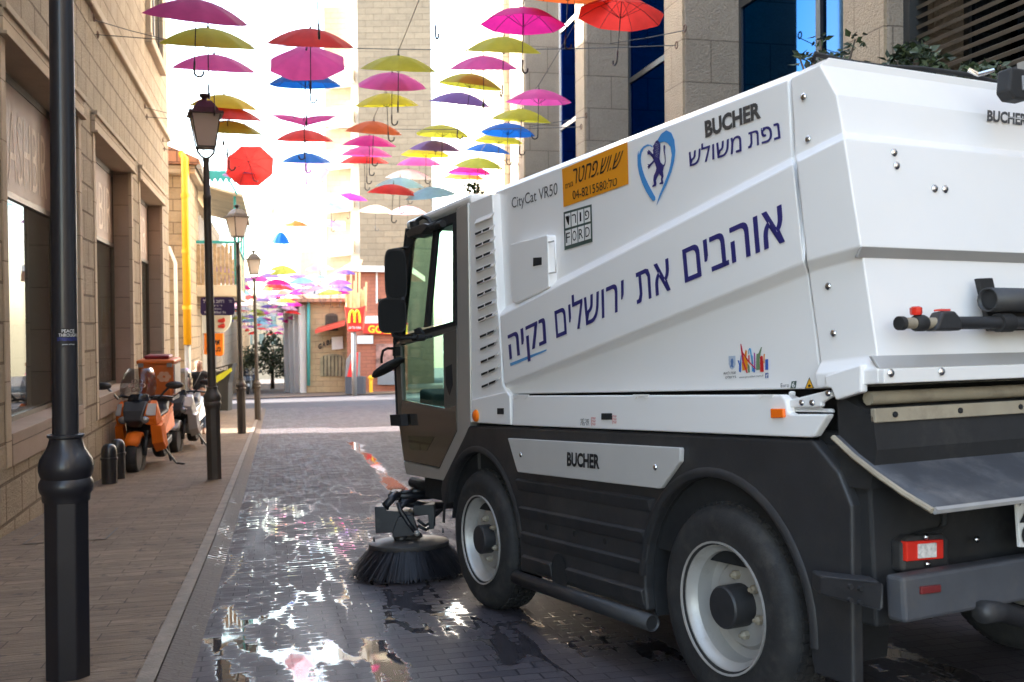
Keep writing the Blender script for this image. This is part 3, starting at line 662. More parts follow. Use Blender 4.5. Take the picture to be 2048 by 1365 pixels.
MB().tube([p + Vector((-.004, 0, 0)) for p in r1[-1]], .011, 6).build('flap_edge', pm('worn_rubber_edge', (.34, .33, .32), .6, var=.15), flap)
MB().tube([Vector((x, .004, z)) for x, z in prof], .009, 6).build('flap_edge', M_beige, flap)
# side flap door with orange reflector
sd = panel('side_flap', [(1026, 792), (1562, 790), (1570, 800), (1576, 826), (1583, 829), (1654, 829), (1650, 838), (1628, 873), (1620, 876), (1024, 851)], M_body, .002, .035)
for cx_ in (1040, 1280, 1530):
    h = panel('hinge', [(cx_ - 15, 789.5), (cx_ + 17, 789.5), (cx_ + 15, 794), (cx_ + 10, 799), (cx_ + 6, 794), (cx_ - 6, 794), (cx_ - 10, 799), (cx_ - 14, 794)], M_body, .006, .006, sd, bevel=.001)
rf = panel('reflector', [(1540, 818), (1565, 818), (1566, 836), (1541, 837)], M_amber, .014, .014, sd, bevel=.003)
lt = panel('latch', [(1202, 827), (1222, 827), (1222, 840), (1202, 840)], M_under, .008, .008, sd, bevel=.002)
tm = MB()
for (xa, xb, ya, yb, s) in ((1161, 1178, 844, 838, heb('סגור לפני')), (1161, 1178, 851, 845, heb('הרמה'))): put_text(tm, s, S(xa, ya, .0045), S(xb, ya + .5, .0045), S(xb, yb + .5, .0045), S(xa, yb, .0045))
tm.build('small_label', M_ink, sd)
tm = MB()
for (xa, xb) in ((1182, 1191), (1224, 1233)):
    for k in range(3): put_text(tm, heb('שמן'), S(xa, 839 + k * 6 - (4 if xa > 1200 else 0), .0045), S(xb, 839 + k * 6 - (4 if xa > 1200 else 0), .0045), S(xb, 835 + k * 6 - (4 if xa > 1200 else 0), .0045), S(xa, 835 + k * 6 - (4 if xa > 1200 else 0), .0045))
tm.build('small_label', pm('red_lettering', (.6, .03, .03), .5), sd)
# louvre column with the front lower corner
lp = panel('louvre_panel', [(935, 408), (984, 388), (995, 621), (997, 634), (1005, 770), (1011, 782), (1018, 790), (1020, 850), (940, 845), (938, 700), (936, 600)], M_body, -.012, .06)
panel('corner_panel', [(942, 800), (985, 790), (1012, 783), (1019, 792), (1021, 850.5), (941, 845.5)], M_body, .004, .03)
ys_ = [433, 457, 481, 505.5, 530.5, 555, 579.5, 604.5, 629] + [662, 687, 712.5, 737.5, 762]
for i, yy in enumerate(ys_):
    dx = i * .9
    a = S(953 + dx, yy + 6, -.012); b = S(990 + dx * .9, yy - 9, -.012); c = S(985 + dx * .9, yy + 3, -.012); d = S(954 + dx, yy + 16, -.012)
    lo = MB(); o_ = Vector((0, .03, 0))
    if i < 9: lo.add([a, b, c + o_ * .6, d + o_ * .6, a + Vector((0, 0, -.05)), c, d], [(0, 1, 2, 3), (0, 3, 6), (1, 5, 2), (3, 2, 5, 6)])
    else: lo.prism([a, b, (b + c) / 2, (a + d) / 2], o_ * .25)
    lv_ = lo.build('louvre', M_body, lp)
    mb = MB(); k0 = .004
    for u0, u1 in ((.06, .46), (.56, .96)):
        if i == 0: continue
        A_ = d.lerp(c, u0); B_ = d.lerp(c, u1); up_ = (a - d) * .52
        q = [A_ + up_ * .15, B_ + up_ * .15, B_ + up_ * 1.0 + Vector((-.012, 0, 0)), A_ + up_ * 1.0 + Vector((.0, 0, 0))]
        hh = .0195 if i < 9 else .012
        mb.poly([p + Vector((0, hh, 0)) for p in q])
    if mb.v: mb.build('slot', M_under, lv_)
al = MB().lathe([(.031, 0), (.031, .01), (.024, .016), (.0005, .02)], S(953, 832, .004), 18, 'y').build('indicator', M_amber, tk, smooth=True, auto=40)
MB().lathe([(.034, -.002), (.034, .006)], S(953, 832, .004), 18, 'y').build('bezel', M_orange, al)
panel('marker_latch', [(994, 817), (1006, 817), (1006, 829), (994, 829)], M_under, .009, .006, bevel=.001)
# service hatch high on the body
sh = panel('service_door', [(1020, 489), (1092, 470), (1095, 472), (1097, 574), (1092, 578), (1030, 608), (1024, 604)], M_body, -.012, .06, body)
panel('latch', [(1066, 516), (1082, 515), (1082, 530), (1066, 533)], M_under, -.008, .005, sh, bevel=.001)
MB().tube([S(1097, 485, -.02), S(1110, 482, .0), S(1110, 482, .012), S(1112, 545, .012), S(1112, 545, .0), S(1099, 547, -.02)], .005, 6).build('rod_handle', M_body, sh, smooth=True)
# lower skirts with wheel arches
def arc(cx_, r, a0, a1, n=18): return [Vector((cx_ + r * math.cos(R(a0 + (a1 - a0) * k / n)), 0, .37 + r * math.sin(R(a0 + (a1 - a0) * k / n)))) for k in range(n + 1)]
XR, XF, AR = 0.02, 2.07, .475
mid = [Vector((1.63, 0, .995)), Vector((-.0, 0, .995))]
sk = [Vector((-.50, 0, .997)), Vector((1.70, 0, .992)), Vector((2.2, 0, .985)), Vector((2.36, 0, .95)), Vector((2.47, 0, .80)), Vector((2.585, 0, .66)), Vector((2.61, 0, .60)), Vector((2.60, 0, .53)), Vector((2.56, 0, .50))]
fa = arc(XF, AR, 20, 170)
sk += [p for p in fa if p.z > .45] + [Vector((1.605, 0, .27))] + [Vector((.50, 0, .27))]
sk += [p for p in arc(XR, AR, -12, 190)] + [Vector((-.46, 0, .24)), Vector((-.63, 0, .24)), Vector((-.66, 0, .80)), Vector((-.61, 0, .90))]
skirt = MB().prism([p + Vector((0, -.002, 0)) for p in sk], (0, -.05, 0)).build('lower_skirt', M_lower, tk, bevel=.012, seg=3)
for cx_ in (XR, XF):                                     # inner wheel housings
    pts = arc(cx_, AR + .005, -15 if cx_ == XR else 8, 195 if cx_ == XR else 175)
    MB().loft([[p + Vector((0, -.045, 0)) for p in pts], [p + Vector((0, -.34, 0)) for p in pts]], caps=False, closed=False).build('wheel_housing', M_under, tk, solid=.01)
    rim_ = MB(); inner = arc(cx_, AR, 5, 185 if cx_ == XR else 172, 24); outer = arc(cx_, AR + .035, 5, 185 if cx_ == XR else 172, 24)
    rim_.loft([[p + Vector((0, -.0, 0)) for p in outer], [p + Vector((0, .014, 0)) for p in [(a_ + b_) / 2 for a_, b_ in zip(inner, outer)]], [p + Vector((0, .004, 0)) for p in inner]], caps=False, closed=False)
    rim_.build('arch_lip', M_lower, skirt, smooth=True)
for (ya, yb, x0, x1) in ((.735, .685, 1.60, .40), (.60, .55, 1.575, .45), (.475, .425, 1.56, .48)):
    MB().add([(x0, -.001, ya), (x1, -.001, ya), (x1, -.001, yb - .01), (x0, -.001, yb - .01), (x0, .016, ya - .008), (x1 + .03, .016, ya - .008), (x1 + .03, .004, yb), (x0, .004, yb)],
             [(4, 5, 6, 7), (0, 1, 5, 4), (1, 2, 6, 5), (2, 3, 7, 6), (3, 0, 4, 7)]).build('raised_rib', M_lower, skirt, bevel=.004)
for x0, x1 in ((1.56, 1.27), (1.12, .50)):
    MB().add([(x0, -.001, .36), (x1, -.001, .36), (x1, -.001, .285), (x0, -.001, .285), (x0, .016, .35), (x1, .016, .35), (x1, .004, .295), (x0, .004, .295)],
             [(4, 5, 6, 7), (0, 1, 5, 4), (1, 2, 6, 5), (2, 3, 7, 6), (3, 0, 4, 7)]).build('raised_rib', M_lower, skirt, bevel=.004)
pts = [Vector((1.195 + .07 * math.cos(R(a)), .004, .335 + .075 * math.sin(R(a)))) for a in range(0, 181, 15)] + [Vector((1.125, .004, .265)), Vector((1.265, .004, .265))]
MB().poly(pts).build('notch', M_under, skirt)
for a, b in ((1094, 1055), (1150, 1068), (1211, 1083)): MB().lathe([(.014, .0), (.014, .0035)], S(a, b, .0), 10, 'y').build('drain_hole', M_under, skirt)
pl = panel('name_plate', [(1015, 877), (1358, 896), (1360, 899), (1359, 924), (1321, 977), (1316, 978), (1035, 945), (1033, 940)], M_silver, .022, .022)
set_mat(pl, pm('plate_grey', (.50, .485, .465), .4, var=.03, coat=.2))
tm = MB(); put_text(tm, 'BUCHER', S(1134, 931, .025), S(1199, 937, .025), S(1199, 911, .025), S(1134, 906, .025), bold=.04); tm.build('lettering', M_ink, pl)
for a, b in ((1042, 910), (1311, 935)): MB().lathe([(.013, 0), (.013, .004), (.0005, .01)], S(a, b, .022), 10, 'y').build('bolt', M_chrome, pl, smooth=True)
MB().lathe([(.032, 1.63), (.032, .43)], (0, 0, 0), 16, 'x', caps=False).build('side_tube', M_lower, tk, smooth=True, solid=.004)
kids(tk, 'side_tube')[-1].location = (0, .01, .235)
MB().lathe([(.028, .44), (.028, .45)], (0, 0.01, .235), 14, 'x').build('tube_bore', M_under, kids(tk, 'side_tube')[-1]).location = (0, -.01, -.235)
# wheels
def wheel(cx_, y, outer=1, deep=.06):
    c = Vector((cx_, y, .372))
    prof = [(.225, -.005), (.255, .0), (.30, .006), (.335, .001), (.356, -.012), (.369, -.03), (.372, -.06), (.372, -.165), (.366, -.2), (.33, -.222), (.24, -.222), (.225, -.21)]
    prof = [(r, h * outer) for r, h in prof]
    w = MB().lathe(prof, c, 56, 'y', caps=False).build('wheel', M_tyre, tk, smooth=True, auto=50)
    mb = MB()
    for k in range(64):                                   # tread blocks
        a = 2 * math.pi * k / 64
        for yy, da in ((-.055, 0), (-.09, .035), (-.135, 0), (-.172, .04)):
            M_ = Matrix.Rotation(-(a + da), 3, 'Y')
            mb.box(c + M_ @ Vector((.372, 0, 0)) + Vector((0, yy * outer, 0)), (.016, .026, .026), M_)
    mb.build('tread', M_tyre, w)
    rp = [(.232, .006), (.240, .008), (.238, -.004), (.222, -.008), (.215, -.03), (.20, -.045), (.195, -.06 - deep), (.165, -.07 - deep), (.15, -.055 - deep), (.07, -.05 - deep), (.07, -.07 - deep)]
    rim = MB().lathe([(r, h * outer) for r, h in rp], c, 48, 'y', caps='end').build('rim', M_rim, w, smooth=True, auto=35)
    hub = MB().lathe([(.078, (-.06 - deep) * outer), (.078, (.005 - deep * .3) * outer), (.072, (.012 - deep * .3) * outer), (.0005, (.014 - deep * .3) * outer)], c, 24, 'y').build('hub', M_lower, w, smooth=True, auto=40)
    for k in range(6):
        a = R(60 * k + 20)
        MB().lathe([(.017, 0), (.017, .02 * outer), (.010, .028 * outer), (.008, .036 * outer), (.0005, .037 * outer)], c + Vector((.108 * math.cos(a), (-.052 - deep) * outer, .108 * math.sin(a))), 6, 'y').build('wheel_nut', M_beige, w)
    return w
wheel(0.0, 0.0, 1, .045); wheel(2.067, 0.0, 1, .005)
wheel(0.0, YR, -1); wheel(2.067, YR, -1)
for cx_ in (0, 2.067): MB().lathe([(.05, -.2), (.05, YR + .2)], (cx_, 0, .372), 10, 'y').build('axle', M_under, tk)
# rear end
rb = MB().bb(-.70, -.5, YR + .03, -.04, .43, .98).build('rear_panel', M_black, tk, bevel=.01)

bz0, bz1 = .47, .605
bm_ = MB().prism([Vector((-.83, y, z)) for y, z in ((-.02, bz1), (YR + .02, bz1), (YR + .02, bz0), (-.02, bz0))], (.07, 0, 0)).build('bumper', M_lower, tk, bevel=.012)
set_mat(bm_, pm('bumper_grey', (.075, .078, .088), .5, var=.15, dirt=.4, dcol=(.12, .11, .1)))
MB().prism([RE(1640, 1152, -.64), RE(1762, 1166, -.86), RE(1768, 1172, -.86), RE(1768, 1218, -.86), RE(1760, 1222, -.86), RE(1640, 1190, -.64)], (.09, -.05, 0)).build('bumper_end', M_lower, bm_, bevel=.006)
for a, b in ((1698, 1173), (1718, 1177), (1698, 1200), (1718, 1205)): MB().lathe([(.008, 0), (.008, -.01)], RE(a, b, -.79), 8, 'x').build('bolt', M_under, bm_)
rpanel('bumper_reflector', [(1843, 1174), (1883, 1170), (1883, 1185), (1843, 1190)], pm('dull_red_reflector', (.16, .02, .02), .4), -.838, .01, bm_)
hs = rpanel('lamp_surround', [(1804, 1085), (1822, 1072), (1885, 1068), (1900, 1078), (1900, 1140), (1806, 1146)], M_lower, -.745, .05, bevel=.012)
tl = rpanel('tail_lamp', [(1813, 1084), (1888, 1079), (1888, 1118), (1814, 1124)], M_red, -.757, .03, bevel=.004)
rpanel('reverse_lens', [(1838, 1089), (1874, 1086), (1874, 1115), (1838, 1118)], pm('clear_lens', (.75, .72, .7), .3, var=.3, vs=90), -.762, .01, tl, bevel=.002)
for a, b in ((1850, 1074), (1853, 1128), (1951, 1079)): MB().lathe([(.01, 0), (.01, -.008), (.0005, -.012)], RE(a, b, -.748), 8, 'x').build('bolt', M_chrome, hs, smooth=True)
MB().tube([RE(1890, 1010, -.71), RE(1888, 1050, -.71), RE(1880, 1062, -.71), RE(1840, 1070, -.715), RE(1806, 1080, -.715), RE(1800, 1140, -.715)], .012, 6).build('edge_seal', M_under, rb)
np_ = rpanel('number_plate', [(2033, 990), (2140, 980), (2140, 1095), (2040, 1095)], M_white, -.84, .012, bevel=.002)
tm = MB(); put_text(tm, '26', RE(2040, 1045, -.845), RE(2085, 1042, -.845), RE(2085, 995, -.845), RE(2038, 998, -.845), bold=.02); put_text(tm, '0', RE(2044, 1090, -.845), RE(2070, 1088, -.845), RE(2070, 1050, -.845), RE(2043, 1053, -.845), bold=.02); tm.build('lettering', M_ink, np_)
MB().tube([RE(1965, 1225, -.85), RE(2000, 1222, -.8), RE(2060, 1240, -.75), RE(2100, 1250, -.7)], .035, 10).build('tow_eye', M_lower, tk, smooth=True)
# ------------------------------------------------------------------ cab of the sweeper
cabp = panel('cab_frame', [(912, 418), (935, 406), (938, 600), (941, 846), (932, 868), (886, 962), (812, 949), (806, 922), (878, 938), (914, 862), (914, 640)], M_silver, .0, .05, bevel=.006)
dr = panel('door', [(797, 674), (912, 641), (912, 660), (797, 692)], M_cabdark, -.004, .035, bevel=.004)
# door: band, uprights, solid lower part
panel('door_back_rail', [(886, 667), (913, 658), (913, 862), (893, 904), (888, 815)], M_cabdark, .001, .03, dr, bevel=.004)
set_mat(dr, M_cabdark)
dg = panel('door_lower', [(803, 800), (888, 816), (912, 811), (913, 862), (879, 937), (808, 922), (800, 850)], pm('tinted_door_panel', (.05, .045, .038), .1, var=.1, coat=.6), .002, .03, dr, bevel=.005)
bpy.data.objects.remove(dr) if False else None
wlow = panel('pane', [(815, 872), (868, 874), (853, 902), (821, 900)], glass('door_low_glass', (.5, .62, .58), 1.2), .0045, .003, dr, bevel=0)
panel('kick_handle', [(890, 735), (903, 728), (905, 770), (898, 792), (891, 770)], M_under, .004, .01, dr, bevel=.004)
M_thin = M_under
uf = panel('window_frame', [(815, 462), (912, 424), (912, 444), (905, 446), (826, 476), (822, 484), (803, 664), (803, 672), (912, 641), (912, 652), (790, 686), (795, 672), (808, 520)], M_thin, -.004, .03, bevel=.002)
panel('mullion', [(866, 460), (873, 458), (855, 652), (847, 655)], M_thin, .0, .025, uf, bevel=.002)
panel('rear_upright', [(905, 445), (912, 442), (912, 645), (905, 646)], M_thin, -.002, .025, uf, bevel=.002)
panel('pane', [(824, 478), (867, 462), (848, 654), (803, 668)], M_cabglass, -.012, .004, uf, bevel=0)
panel('pane', [(872, 460), (906, 446), (906, 645), (854, 653)], M_cabglass, -.012, .004, uf, bevel=0)
panel('pane', [(798, 690), (888, 664), (888, 818), (802, 802)], M_cabglass, -.012, .004, dr, bevel=0)
panel('front_upright', [(790, 688), (800, 686), (804, 802), (808, 922), (796, 830)], M_cabdark, -.001, .03, dr, bevel=.002)
panel('grip', [(826, 660), (836, 655), (846, 668), (836, 680)], M_under, .012, .02, dr, bevel=.004)
# windscreen, off side, roof, floor
a0 = S(815, 458, -.03); a1 = S(803, 560, -.03); a2 = S(790, 680, -.03); a3 = S(797, 850, -.03); a4 = S(808, 935, -.03)
ws = MB(); L_ = [a0, a1, a2, a3]; ws.loft([L_, [mir(p) for p in L_]], caps=False, closed=False)
wsc = ws.build('windscreen', M_cabglass, tk, smooth=True)
for l in (L_, [mir(p) for p in L_]):
    MB().tube([p + Vector((0, 0, 0)) for p in l], .016, 6).build('windscreen_post', M_under, wsc)
MB().loft([[a3, a4, a4 + Vector((-.1, 0, 0)), a3 + Vector((-.1, 0, 0))], [mir(p) for p in (a3, a4, a4 + Vector((-.1, 0, 0)), a3 + Vector((-.1, 0, 0)))]]).build('front_apron', M_silver, tk, bevel=.01)
rp0 = S(815, 455, -.03); rp1 = S(935, 405, -.03)
roof = MB().bb(rp1.x - .05, rp0.x + .03, YR + .03, -.025, rp0.z - .015, rp0.z + .045).build('cab_roof', M_body, tk, bevel=.03, seg=3)
MB().bb(2.2, 3.1, YR + .05, -.06, .70, .74).build('cab_floor', M_under, tk)
MB().bb(2.16, 2.2, YR + .05, -.06, .74, 2.18).build('cab_back_wall', pm('cab_lining', (.16, .16, .155), .8), tk)
off = MB()
for pts in ([(912, 418), (935, 406), (938, 600), (941, 846), (932, 868), (914, 862)], [(797, 674), (912, 641), (912, 661), (797, 694)], [(803, 800), (888, 816), (912, 811), (913, 862), (879, 937), (808, 922)]):
    off.prism([mir(S(a, b, -.0)) for a, b in pts], (0, .04, 0))
off.build('off_side_door', M_silver, tk)
MB().prism([mir(S(a, b, -.02)) for a, b in [(815, 470), (905, 447), (905, 645), (803, 668)]], (0, .004, 0)).build('pane', M_cabglass, kids(tk, 'off_side_door')[0])
M_seat = pm('seat_fabric', (.09, .09, .095), .85)
for yy in (-.5, -1.2):
    st = MB().bb(2.25, 2.65, yy - .22, yy + .22, 1.12, 1.24).build('seat', M_seat, tk, bevel=.03)
    MB().prism([Vector((2.24, yy - .21, 1.22)), Vector((2.36, yy - .21, 1.22)), Vector((2.26, yy - .19, 1.86)), Vector((2.18, yy - .19, 1.86))], (0, .42, 0)).build('backrest', M_seat, st, bevel=.03)
    MB().bb(2.3, 2.6, yy - .12, yy + .12, .74, 1.12).build('seat_base', M_under, st)
MB().prism([Vector((2.92, -.1, 1.16)), Vector((3.16, -.1, 1.2)), Vector((3.18, -.1, .76)), Vector((3.05, -.1, .76))], (0, YR + .2, 0)).build('dashboard', M_seat, tk, bevel=.02)
swl = [Vector((2.82 + .06 * math.sin(t), -.5 + .19 * math.cos(t), 1.34 + .18 * math.sin(t))) for t in [2 * math.pi * k / 20 for k in range(21)]]
sw = MB().tube(swl, .014, 6).build('steering_wheel', M_under, tk, smooth=True)
MB().tube([Vector((2.82, -.5, 1.34)), Vector((3.0, -.5, 1.12))], .025, 8).build('steering_column', M_under, sw)
MB().tube([Vector((2.84, -.31, 1.36)), Vector((2.82, -.5, 1.34)), Vector((2.84, -.69, 1.36))], .012, 6).build('spoke', M_under, sw)
# mirrors
def V(px, py, y): return S(px, py, y)
def mirror(px0, py0, px1, py1, y, name):
    a = V(px0, py0, y + .0); b = V(px1, py1, y); c = (V((px0 + px1) / 2, (py0 + py1) / 2, y)); h = abs(a.z - b.z) - .01
    ppm = (TO + TF * c.x + TL * c.y + TU * c.z - CAM).dot(FW); w = (px1 - px0) / FPX * ppm / .93
    o = MB(); n = 24; k = []
    for i in range(n):
        t = 2 * math.pi * i / n; e_ = 4.5
        cy = math.copysign(abs(math.cos(t)) ** (2 / e_), math.cos(t)); sz = math.copysign(abs(math.sin(t)) ** (2 / e_), math.sin(t)); k.append((cy * w / 2, sz * h / 2))
    Rz = Matrix.Rotation(R(-14), 3, 'Z')
    rings = [[c + Rz @ Vector((dx, y_ * s, z_ * s)) for y_, z_ in k] for dx, s in ((-.012, .93), (-.014, .98), (.0, 1), (.035, .97), (.06, .80), (.068, .4))]
    m_ = o.loft(rings).build(name, M_under, tk, smooth=True, auto=40)
    MB().poly([c + Rz @ Vector((-.0155, y_ * .9, z_ * .9)) for y_, z_ in k]).build('mirror_glass', pm('mirror_dark_reflection_%d' % int(px0), (.008, .009, .01), .5, metal=0, var=.05, spec=.08), m_)  # matte near-black stands in for the dark surroundings the mirror reflects
    return m_, c
m1, c1 = mirror(771, 502, 812, 597, .17, 'wing_mirror'); m2, c2 = mirror(758, 600, 811, 663, .20, 'wing_mirror')
MB().tube([S(812, 497, .0), S(806, 497, .06), S(785, 500, .16), S(778, 505, .17), S(776, 515, .18)], .009, 6).build('mirror_arm', M_under, m1, smooth=True)
MB().tube([S(783, 660, .20), S(786, 672, .2), S(800, 677, .14), S(840, 676, .02), S(862, 672, .0)], .009, 6).build('mirror_arm', M_under, m2, smooth=True)
MB().tube([S(775, 597, .19), S(775, 603, .2)], .012, 6).build('mirror_joint', M_under, m2); MB().tube([S(806, 597, .19), S(806, 603, .2)], .012, 6).build('mirror_joint', M_under, m2)
for px in (832, 843): MB().lathe([(.02, -.02), (.02, .025)], S(px, 676, .03), 8, 'y').build('mirror_clamp', M_under, m2)
k1 = MB().tube([S(794, 698, .0), S(775, 697, .1), S(766, 702, .12), S(763, 715, .12), S(763, 727, .12)], .009, 6).build('kerb_mirror_arm', M_under, tk, smooth=True)
q0, q1 = S(750, 754, .14), S(804, 717, .02)
md = (q0 + q1) / 2; ax = (q1 - q0); nn = Vector((.1, .25, 1)).normalized(); nn = (nn - ax.normalized() * nn.dot(ax.normalized())).normalized(); sd_ = ax.normalized().cross(nn)
rg = [[md + ax * .5 * s_ * math.cos(t) + sd_ * .12 * s_ * math.sin(t) + nn * h_ for t in [2 * math.pi * i / 20 for i in range(20)]] for h_, s_ in ((-.012, .92), (0, 1), (.018, .85), (.03, .4))]
MB().loft(rg).build('kerb_mirror', M_under, k1, smooth=True)
MB().bb(-.02, .02, -.02, .02, -.03, .03).build('mirror_clamp', M_under, k1).location = S(793, 703, .02)
# step-side marker box and roof gear
panel('side_marker', [(779, 830), (800, 829), (803, 853), (781, 852)], M_under, .06, .05, dr, bevel=.004)
rl_ = panel('roof_lamp', [(811, 466), (822, 455), (846, 447), (858, 450), (842, 468), (815, 476)], M_lower, .05, .12, bevel=.006)
MB().tube([S(828, 452, .02), S(836, 440, .0), S(846, 434, -.02), S(857, 438, -.02), S(864, 450, .0), S(868, 460, .02)], .012, 8).build('roof_hose', M_under, rl_, smooth=True)
MB().lathe([(.025, -.03), (.03, .02)], S(829, 451, .02), 10).build('hose_union', M_under, rl_)
MB().lathe([(.025, -.03), (.025, .05)], S(870, 452, .03), 10, 'x').build('hose_union', M_under, rl_); MB().lathe([(.022, -.03), (.022, .05)], S(882, 449, .03), 10, 'x').build('hose_union', M_under, rl_)
MB().tube([S(824, 474, .02), S(826, 486, .02), S(819, 495, .01), S(811, 497, .01)], .008, 6).build('roof_hose', M_under, rl_, smooth=True)
MB().lathe([(.04, 0), (.055, .02), (.055, .09), (.045, .13), (.01, .14)], (2.75, -.5, rp0.z + .04), 16).build('beacon', M_amber, tk, smooth=True, auto=40)

# ------------------------------------------------------------------ side brush of the sweeper and its arm
def W2T(p): d = Vector(p) - TO; return Vector((d.dot(TF), d.dot(TL), d.dot(TU)))
gp = onground(812, 1150); bc = W2T(at(818, 1084, (gp - CAM).dot(FW) + .02)); bc0 = Vector((bc.x, bc.y, bc.z))
RD = 80 / FPX * (gp - CAM).dot(FW)
bdisc = MB().lathe([(RD * .3, -.03), (RD * .98, -.028), (RD, -.018), (RD, .0), (RD * .96, .008), (RD * .35, .03), (RD * .3, .06), (.02, .062)], bc0, 40).build('brush_disc', pm('brush_plate', (.05, .045, .042), .5, var=.2, dirt=.5, dcol=(.12, .10, .08)), tk, smooth=True, auto=30)
br2 = MB(); rnd = random.Random(3)
hz = bc0.z - .012
for k in range(2600):
    a = rnd.uniform(0, 2 * math.pi); r0 = RD * rnd.uniform(.72, .95); spread = rnd.uniform(.0, .16) + (.02 if rnd.random() < .9 else .08)
    r1 = r0 + spread; tw = rnd.uniform(-.06, .06)
    p0 = bc0 + Vector((r0 * math.cos(a), r0 * math.sin(a), -.01)); pm_ = bc0 + Vector(((r0 * .55 + r1 * .45) * math.cos(a + tw * .4), (r0 * .55 + r1 * .45) * math.sin(a + tw * .4), -hz * .42)); p1 = bc0 + Vector((r1 * math.cos(a + tw), r1 * math.sin(a + tw), -hz + rnd.uniform(.0, .03)))
    w = Vector((-math.sin(a), math.cos(a), 0)) * .0035
    br2.add([p0 - w, p0 + w, pm_ + w, pm_ - w, p1 + w * .6, p1 - w * .6], [(0, 1, 2, 3), (3, 2, 4, 5)])
br2.build('bristles', pm('steel_bristles', (.011, .011, .015), .5, metal=.1, var=.4, vs=60), tk, recalc=False)
MB().loft([[bc0 + Vector((r * math.cos(t), r * math.sin(t), z)) for t in [2 * math.pi * i / 32 for i in range(32)]] for r, z in ((RD * .85, -.012), (RD * .97, -hz * .5), (RD * 1.06, -hz + .03))]).build('bristle_core', M_under, tk, smooth=True)
M_arm = pm('blue_black_steel', (.014, .015, .020), .45, var=.25, coat=.1, dirt=.3, dcol=(.08, .075, .07))
def BT(px, py, dy=0): return W2T(at(px, py, (gp - CAM).dot(FW) + dy))
def bprism(name, px, d0, d1, m=M_arm, parent=None, bevel=.004):
    a = [BT(x, y, d0) for x, y in px]; off = BT(px[0][0], px[0][1], d1) - a[0]
    vr = W2T(CAM + FW * 1) - W2T(CAM)
    return MB().prism(a, vr * (d1 - d0)).build(name, m, parent or arm, bevel=bevel)
arm = bprism('brush_motor', [(749, 1014), (772, 1014), (772, 1022), (815, 1024), (824, 1030), (823, 1046), (800, 1070), (785, 1073), (784, 1066), (751, 1068)], -.10, .06, parent=tk)
bprism('motor_plate', [(796, 1035), (826, 1032), (836, 1062), (826, 1072), (786, 1076), (784, 1066)], -.14, -.11)
def btube(name, pts, r, m=M_arm, n=8): return MB().tube([BT(*p) for p in pts], r, n).build(name, m, arm, smooth=True)
btube('ram_cylinder', [(770, 1012, -.12), (795, 987, -.05)], .026)
btube('link_rod', [(796, 1005, -.13), (801, 1022, -.14), (818, 1048, -.14), (832, 1065, -.14)], .016)
btube('link_rod', [(800, 1016, -.1), (812, 1004, -.05), (830, 1000, .05)], .018)
btube('pivot', [(834, 1067, -.16), (834, 1067, -.05)], .02, M_silver)
btube('swing_arm', [(780, 992, -.02), (830, 992, .05), (905, 986, .25)], .03)
btube('swing_arm', [(800, 1004, -.02), (850, 1012, .1), (915, 1010, .3)], .026)
btube('hydraulic_ram', [(800, 986, -.02), (823, 983, .02), (866, 979, .12)], .012)
btube('hydraulic_ram', [(824, 983, .02), (862, 980, .11)], .021)
btube('hose', [(836, 1040, .0), (850, 1052, .02), (862, 1044, .05), (866, 1030, .08), (890, 1012, .2)], .011)
btube('hose', [(836, 1052, .0), (852, 1060, .02), (868, 1050, .05), (868, 1034, .08), (905, 1002, .28)], .011)
btube('hose', [(784, 990, -.06), (779, 1003, -.1), (775, 1020, -.11)], .009)
bprism('arm_bracket', [(825, 1012), (868, 1010), (870, 1022), (868, 1058), (858, 1060), (856, 1030), (828, 1034)], .02, .12)
bprism('arm_bracket', [(775, 990), (782, 984), (800, 984), (800, 1000), (778, 1004)], -.05, .06)
btube('motor_spindle', [(800, 1068, -.05), (806, 1084, .0)], .05, M_arm, 12)
for a, b in ((748, 1084), (886, 1066)): MB().lathe([(.008, 0), (.003, .03)], BT(a, b, -.05), 6).build('grease_nipple', M_arm, bdisc)
MB().tube([S(826, 965, -.1), S(850, 972, -.1), S(900, 968, -.12)], .035, 10).build('front_tow_tube', M_under, tk, smooth=True)

# ------------------------------------------------------------------ lettering and emblems on the flank
def dtext(name, s, q, m, y=.003, bold=.0, shear=0, parent=body):
    mb = MB(); hb_ = any('\u0590' <= ch <= '\u05ff' for ch in s) and bold > .008; q = [S(a, b, y) for a, b in q]; e_ = (q[1] - q[0]).normalized() * bold * (q[3] - q[0]).length * 1.15
    for k in ((-1, -.5, 0, .5, 1) if hb_ else (0,)): put_text(mb, s, *[p_ + e_ * k + Vector((0, .0003 * (k + 1), 0)) for p_ in q], bold=0 if hb_ else bold, shear=shear)
    return mb.build(name, m, parent)
def dpoly(name, polys, m, y=.003, parent=body):
    mb = MB()
    for p in polys: mb.poly([S(a, b, y) for a, b in p])
    return mb.build(name, m, parent)
def tav(name, q, y):                       # the letter tav drawn as one outline
    a, b, c, d = [S(i, j, y) for i, j in q]
    g = [(.08, 1), (.72, 1), (.9, .95), (1, .75), (1, 0), (.82, 0), (.82, .72), (.7, .86), (.42, .86), (.42, .25), (.32, .03), (.2, 0), (0, 0), (0, .13), (.14, .14), (.24, .3), (.24, .86), (.08, .86)]
    return MB().poly([(a * (1 - u) + b * u) * (1 - v) + (d * (1 - u) + c * u) * v for u, v in g]).build(name, M_navy, body)
MY = .003; UY = -.0545; LY = -.037
dtext('slogan_word', heb('נקיה'), [(1020, 719), (1092, 687), (1089, 635), (1016, 671)], M_navy, MY, .035)
dtext('slogan_word', heb('ירושלים'), [(1113, 677), (1247, 619), (1247, 560), (1109, 623)], M_navy, MY, .012)
